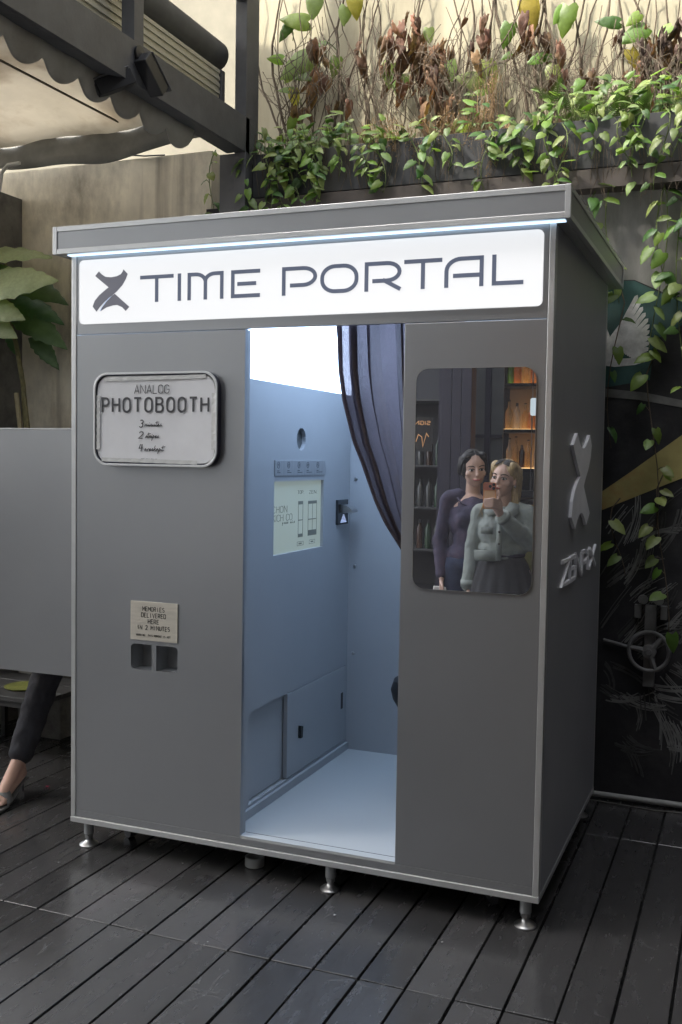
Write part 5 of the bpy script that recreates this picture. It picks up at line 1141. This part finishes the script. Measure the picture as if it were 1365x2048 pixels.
# hair: dark roots on top, fair lengths on both sides
b = B(); ellip(b, c2 + Vector((0, -.020, .034)), (.080, .093, .090)); ellip(b, c2 + Vector((-.052, .025, .066)), (.032, .038, .042)); ellip(b, c2 + Vector((.052, .025, .066)), (.032, .038, .042)); ellip(b, c2 + Vector((0, -.06, -.03)), (.07, .05, .09))
for s in (-1, 1): capsule(b, c2 + Vector((s * .06, -.05, -.05)), c2 + Vector((s * .075, -.045, -.19)), .036, .022)
blob('hair', b, F2, m_blond, p2_, .007, 3, disp=.008)
random.seed(4); pa2 = []
for k in range(26):
    y0 = .066 - .15 * k / 25
    f0 = max(0, 1 - k / 9)
    pa2.append(swoop(c2, -1, y0, [(-.088 - .01 * random.random(), .02 * f0 - .02, -.10), (-.092 - .012 * random.random(), .05 * f0, -.17), (-.085 - .02 * random.random(), .085 * f0 - .01, -.235 - .04 * random.random())], 0, .02, .004))
    pa2.append(swoop(c2, 1, y0, [(.086, -.025, -.09), (.094, -.035, -.15), (.09 + .02 * random.random(), -.03, -.21 - .03 * random.random())], 0, .035, .004))
strands('hair_strands', F2, p2_, m_blond, pa2, .0042)
strands('hair_roots', F2, p2_, m_hairb, [q[:3] for q in pa2], .0046)
b = B(); ellip(b, c2 + Vector((.079, .012, -.035)), (.006, .006, .007), n=8); blob('earring', b, F2, m_steel, p2_, remesh=False)
F2.turn(0)
m_jk = M('pale_sage_denim', (.27, .30, .28), rough=.9, var=.14, vscale=9, bump=.25, bscale=300)
b = B(); capsule(b, (0, .0, .985), (0, .005, 1.12), .122, .122); ellip(b, (0, 0, .995), (.150, .122, .065)); ellip(b, (0, .008, 1.10), (.150, .122, .15)); ellip(b, (0, .02, 1.19), (.12, .085, .055))
for s in (-1, 1): capsule(b, (s * .07, -.012, 1.222), (s * .132, -.01, 1.203), .054, .056)
capsule(b, (.14, -.01, 1.20), ELB, .060, .056); capsule(b, ELB, WR.lerp(ELB, .10), .055, .042); capsule(b, (-.14, -.01, 1.20), EL1, .058, .052); capsule(b, EL1, WR1, .050, .043)
blob('jacket', b, F2, m_jk, p2_, .0065, 3, disp=.013)
b = B(); b.tube([WR.lerp(ELB, .13), WR.lerp(ELB, .04)], [.047, .046], 18); b.tube([WR1 + Vector((0, -.003, .03)), WR1 + Vector((0, .003, -.012))], [.047, .046], 18); blob('cuff', b, F2, m_jk, p2_, remesh=False)
b = B()
for s in (-1, 1): b.add([(s * .012, .128, 1.215), (s * .045, .075, 1.275), (s * .095, .055, 1.262), (s * .105, .088, 1.215), (s * .075, .12, 1.190)], [(0, 1, 2, 3, 4)])
o = blob('collar', b, F2, m_jk, p2_, remesh=False); q = o.modifiers.new('th', 'SOLIDIFY'); q.thickness = .008
b = B(); b.box(-.115, -.045, .120, .128, 1.085, 1.125); blob('pocket_flap', b, F2, m_jk, p2_, remesh=False)
b = B(); b.box(-.02, .012, .131, .139, .93, 1.2); blob('placket', b, F2, m_jk, p2_, remesh=False)
for z in (1.10, 1.03): b = B(); b.lathe([(0, 0), (.007, 0), (.007, .004), (0, .004)], (-.004, .139, z), 10, 'y'); blob('button', b, F2, m_eye, p2_, remesh=False)
b = B(); b.box(-.15, -.02, .10, .132, .925, .985); blob('jacket_hem', b, F2, m_jk, p2_, remesh=False)
# pleated skirt
b = B(); n = 96; rows_ = [(.955, .118, .100), (.90, .150, .125), (.80, .185, .155), (.70, .215, .185), (.58, .245, .215)]
for ri_, (z, rx_, ry_) in enumerate(rows_):
    for k in range(n):
        a = 2 * math.pi * k / n; pl_ = 1 + (.045 * ri_ / 3) * (1 - abs(((k * 16 / n) % 1) * 2 - 1) * 2); b.v.append((rx_ * math.cos(a) * pl_, ry_ * math.sin(a) * pl_, z))
for i in range(len(rows_) - 1):
    for k in range(n): b.f.append((i * n + k, i * n + (k + 1) % n, (i + 1) * n + (k + 1) % n, (i + 1) * n + k))
o = blob('skirt', b, F2, M('charcoal_wool', (.030, .030, .033), rough=.9, var=.25, vscale=60), p2_, remesh=False); q = o.modifiers.new('th', 'SOLIDIFY'); q.thickness = .004
b = B(); b.tube([(.122 * math.cos(2 * math.pi * k / 24), .104 * math.sin(2 * math.pi * k / 24), .957) for k in range(25)], .012, 8, False); blob('waistband', b, F2, M('dark_plum_band', (.03, .025, .05), rough=.7), p2_, remesh=False)
for s in (-1, 1):
    b = B(); capsule(b, (s * .09, -.035, .035), (s * .097, .14, .03), .042, .036); blob('shoe', b, F2, m_blk, p2_, .007, 2)
# phone
F2.turn(R_(-8), PC)
def fbox(name, x0, x1, y0, y1, z0, z1, mat, parent, r=.010):
    b = B().prism(rr(x0, x1, z0, z1, r, 5), XZ, y0, y1); return link_mesh(name, [F2(Vector(q) + PC) for q in b.v], b.f, mat, parent)
ph = thing('phone', F2(PC), 'orange phone held up in front of the fair-haired face', 'phone')
fbox('case', -.037, .037, -.004, .004, -.076, .076, M('orange_phone_back', (.72, .32, .13), rough=.35, metal=.2), ph)
fbox('glass_panel', -.030, .030, .0041, .0046, -.070, .028, M('pale_orange_glass', (.72, .44, .25), rough=.3), ph, .008)
fbox('camera_plateau', -.035, .035, .0041, .0075, .033, .074, M('coral_plateau', (.55, .20, .13), rough=.35, metal=.3), ph, .009)
for (x, z) in ((.022, .064), (.022, .043), (.002, .054)):
    b = B().lathe([(0, 0), (.0085, 0), (.0085, .003), (.007, .004), (0, .004)], Vector((x, .0075, z)) + PC, 16, 'y'); link_mesh('lens', [F2(q) for q in b.v], b.f, m_blk, ph)
F2.turn(0)

# ------------------------------------------------------------------ bar opposite the booth (seen in its mirror), and unseen walls added to steer light
def V(b): b.v = [(x, -y, z) for x, y, z in b.v]; return b
m_dark = M('bar_dark_wall', (.045, .045, .05), rough=.6, var=.2, vscale=4); m_pil = M('bar_plum_pillar', (.030, .027, .042), rough=.45, var=.15, vscale=5); m_grey = M('bar_grey_board', (.13, .135, .13), rough=.5, var=.15, vscale=4); m_shelf = M('bar_shelf_black', (.02, .02, .022), rough=.35)
m_bed = M('warm_light_bed', (1, .8, .5), rough=.5, emis=2.6, ecol=(1.0, .62, .28))
m_warm = M('warm_led', (1, .7, .4), rough=.5, emis=7.0, ecol=(1.0, .62, .28))
tag(V(B().box(-3.4, 4.4, 8.2, 8.4, -.03, 4.2)).obj('bar_rear_wall', m_dark), 'dark rear wall behind the bottle shelves of the bar', 'wall')
tag(V(B().box(-8.5, 9, 5.6, 12.0, 3.35, 12.6)).obj('sun_block_building', M('added_building_render', (.62, .61, .58), rough=.9, var=.1, vscale=1)), 'tall pale unseen building added above the bar to block the sun', 'building')  # unseen upper floors, sized to keep sun off the booth, pale for fill
for (xa, xb, lab) in ((.04, .125, 'dark plum pillar board nearest the fridge'), (.128, .205, 'dark plum pillar board in the middle of the pillar'), (.208, .29, 'dark plum pillar board beside the grey window')):
    tag(V(B().box(xa, xb, 4.8, 4.95, -.03, 3.35)).obj('pillar_board', m_pil, bevel=.004), lab, 'pillar', 'pillar boards')
for (xa, xb) in ((-8.5, -3.41), (4.61, 9)):
    tag(V(B().box(xa, xb, 5.6, 8.4, -.05, 3.345)).obj('horizon_block_wall', M('added_wall_render', (.60, .59, .56), rough=.9, var=.1, vscale=2)), 'pale added light-blocking wall %s the bar opposite the booth' % ('left of' if xa < 0 else 'right of'), 'wall')  # added to close off horizon glow, pale to reflect in the booth panels
tag(V(B().box(-3.405, -1.25, 5.6, 5.8, -.05, 3.345)).obj('pale_reflector_wall', M('added_white_reflector', (.74, .73, .70), rough=.8, var=.08, vscale=2)), 'white unseen wall added beside the bar fridge as a reflector', 'wall')  # unseen, added so the left booth panel reflects something bright
wn = thing('bar_window', (.6, -5.0, 0), 'grey glazed window of the bar right of the plum pillar', 'window')
m_gl = M('smoky_glass', (.10, .105, .10), rough=.15, var=.1, vscale=3)
V(B().box(-.4, .275, 6.0, 6.02, .6, 3.3)).obj('pane', m_grey, wn); V(B().box(.115, .165, 5.95, 5.999, .0, 3.3)).obj('mullion', m_pil, wn); V(B().box(-.4, .114, 5.97, 5.999, 1.72, 1.75)).obj('mullion', m_pil, wn); V(B().box(.166, .275, 5.97, 5.999, 1.72, 1.75)).obj('mullion', m_pil, wn)
fg = thing('bottle_fridge', (-.5, -5.1, 0), 'dark glass-fronted fridge of bottles left of the plum pillar', 'fridge')
V(B().box(-1.1, .035, 5.4, 5.42, 0, 3.2)).obj('back', m_dark, fg); V(B().box(.0, .036, 4.86, 5.4, 0, 3.2)).obj('side', m_pil, fg); V(B().box(-1.1, -.0, 4.86, 5.4, 0, .42)).obj('plinth', m_dark, fg)
for z in (.75, 1.1, 1.45, 2.0): V(B().box(-1.1, -.001, 4.95, 5.4, z, z + .015)).obj('shelf', M('shelf_edge', (.07, .07, .07), rough=.4), fg)
def bottle(x, y, z, h, r, mat, label, group, kind=0):
    prof = [(0, 0), (r, 0), (r, h * .55), (r * .9, h * .62), (r * .36, h * .74), (r * .34, h * .94), (r * .4, h * .95), (r * .4, h), (0, h)] if kind == 0 else [(0, 0), (r, 0), (r, h * .7), (r * .55, h * .8), (r * .5, h * .88), (r * .6, h * .88), (r * .6, h), (0, h)]
    t = thing('bottle', (x, -y, z), label, 'bottle', group)
    B().lathe(prof[:-3] + [(0, prof[-4][1])], (x, -y, z), 14).obj('glass', mat, t, smooth=True); B().lathe([(0, prof[-3][1]), (r * .42, prof[-3][1]), (r * .42, h), (0, h)], (x, -y, z), 12).obj('cap', m_blk, t)
gm = [M('glass_clear', (.80, .72, .60), rough=.12, trans=.7), M('glass_amber', (.75, .36, .10), rough=.12, trans=.7), M('glass_green', (.16, .40, .10), rough=.12, trans=.5), M('glass_gold', (.85, .62, .28), rough=.12, trans=.7), M('glass_cola', (.06, .03, .02), rough=.1)]
gd = [M('dull_glass_grey', (.06, .06, .055), rough=.2), None, M('dull_glass_green', (.04, .07, .04), rough=.2), None, gm[4]]
gn = ['clear', 'amber', 'green', 'golden', 'dark']
random.seed(90)
lev = {.766: 'low', 1.116: 'middle', 1.466: 'high'}; pos = ('beside the pillar', 'second from the pillar', 'third from the pillar')
for z in (.766, 1.116, 1.466):
    for k in range(3):
        g_ = (0, 2, 4, 2, 0, 0, 2, 4, 0)[k + 3 * int((z - .7) / .35)]; bottle(-.05 - k * .075, 5.05, z, .24, .028, gd[g_], '%s bottle %s on the %s fridge shelf' % (gn[g_], pos[k], lev[z]), 'bottles in the fridge', 1)
sh = thing('bottle_shelves', (.6, -7.6, 0), 'black back bar shelves with warm strip lights', 'shelf')
for z in (1.40, 1.81, 2.29):
    V(B().box(-.085, 2.6, 7.45, 7.85, z, z + .035)).obj('board', m_shelf, sh); V(B().box(-.08, 2.59, 7.52, 7.845, z + .0355, z + .040)).obj('light_bed', m_bed, sh); None
for x in (-.085, .24, .9, 1.6, 2.57): V(B().box(x, x + .012, 7.45, 7.462, .95, 2.9)).obj('upright', m_steel, sh)
V(B().box(-.085, 2.6, 7.86, 7.875, 1.43, 2.9)).obj('back_panel', M('backlit_panel', (.34, .25, .16), rough=.4), sh)
random.seed(95)
pos = ('leftmost', 'second', 'third', 'fourth', 'fifth', 'sixth', 'seventh')
for zi, z in enumerate((1.4405, 1.8505, 2.3305)):
    x = -.035
    for k in range(7):
        g_ = ((0, 3, 4, 3, 0, 1, 3), (3, 0, 3, 1, 3, 0, 1), (2, 1, 3, 1, 0, 3, 2))[zi][k]; h = random.uniform(.24, .34); r_ = random.uniform(.030, .042)
        bottle(x, 7.6 + random.uniform(-.05, .07), z, h, r_, gm[g_], '%s bottle, %s on the %s back bar shelf' % (gn[g_], pos[k], ('lower', 'middle', 'upper')[zi]), 'bottles on the back bar', (0, 0, 1)[(k + zi) % 3]); x += r_ * 2 + random.uniform(.004, .02)
ct = thing('bar_counter', (.9, -6.6, 0), 'dark bar counter with yellowish panel below', 'counter')
V(B().box(-.2, 3.0, 6.4, 6.95, 1.10, 1.15)).obj('top', m_shelf, ct, bevel=.004); V(B().box(-.2, 3.0, 6.5, 6.52, 0, 1.0995)).obj('front', M('olive_panel', (.20, .20, .07), rough=.6, var=.15, vscale=6), ct); V(B().box(-.2, 3.0, 6.405, 6.415, 1.075, 1.085)).obj('strip_light', m_warm, ct)
V(B().box(-.1, 3.0, 7.4, 7.9, 0, 1.2)).obj('back_cabinet', m_dark, ct)
q = Vector((.255, 7.3, 2.02)); ls = thing('lit_sign', (q.x + .1, -q.y, 2.0), 'small pale lit sign hanging before the bottle shelves', 'sign')
V(B().prism(rr(q.x, q.x + .30, 1.98, 2.16, .02, 5), XZ, 7.30, 7.32)).obj('panel', M('lit_pale_sign', (.7, .8, .85), rough=.4, emis=.75, ecol=(.8, .93, 1.0)), ls)
V(B().prism([(q.x + .06, 2.0), (q.x + .1, 2.03), (q.x + .12, 2.07), (q.x + .08, 2.09), (q.x + .1, 2.14), (q.x + .2, 2.14), (q.x + .2, 2.0)], XZ, 7.299, 7.296)).obj('mark', m_shelf, ls)
ns = thing('neon_board', (-.2, -4.9, 1.7), 'small amber lit board hanging in the dark fridge', 'sign')
b = V(B().box(-.23, -.06, 4.9, 4.905, 1.58, 1.86)); b.obj('board', m_shelf, ns)
b = B(); stroke(b, [(-.20, 1.66), (-.18, 1.72), (-.15, 1.70), (-.14, 1.62), (-.11, 1.73), (-.09, 1.70)], .006, XZ, -4.899, -4.896); write(b, 'SIGN', -.21, -.08, 1.80, .03, .005, lambda u, v, t: (-.29 - u, t, v), -4.899, -4.896); b.obj('tube', M('amber_tube', (1, .5, .2), rough=.4, emis=.08, ecol=(1, .5, .22)), ns)
V(B().box(.55, 1.6, 6.38, 6.40, .3, 1.0)).obj('side_cloth', M('olive_cloth', (.24, .24, .09), rough=.8), ct)
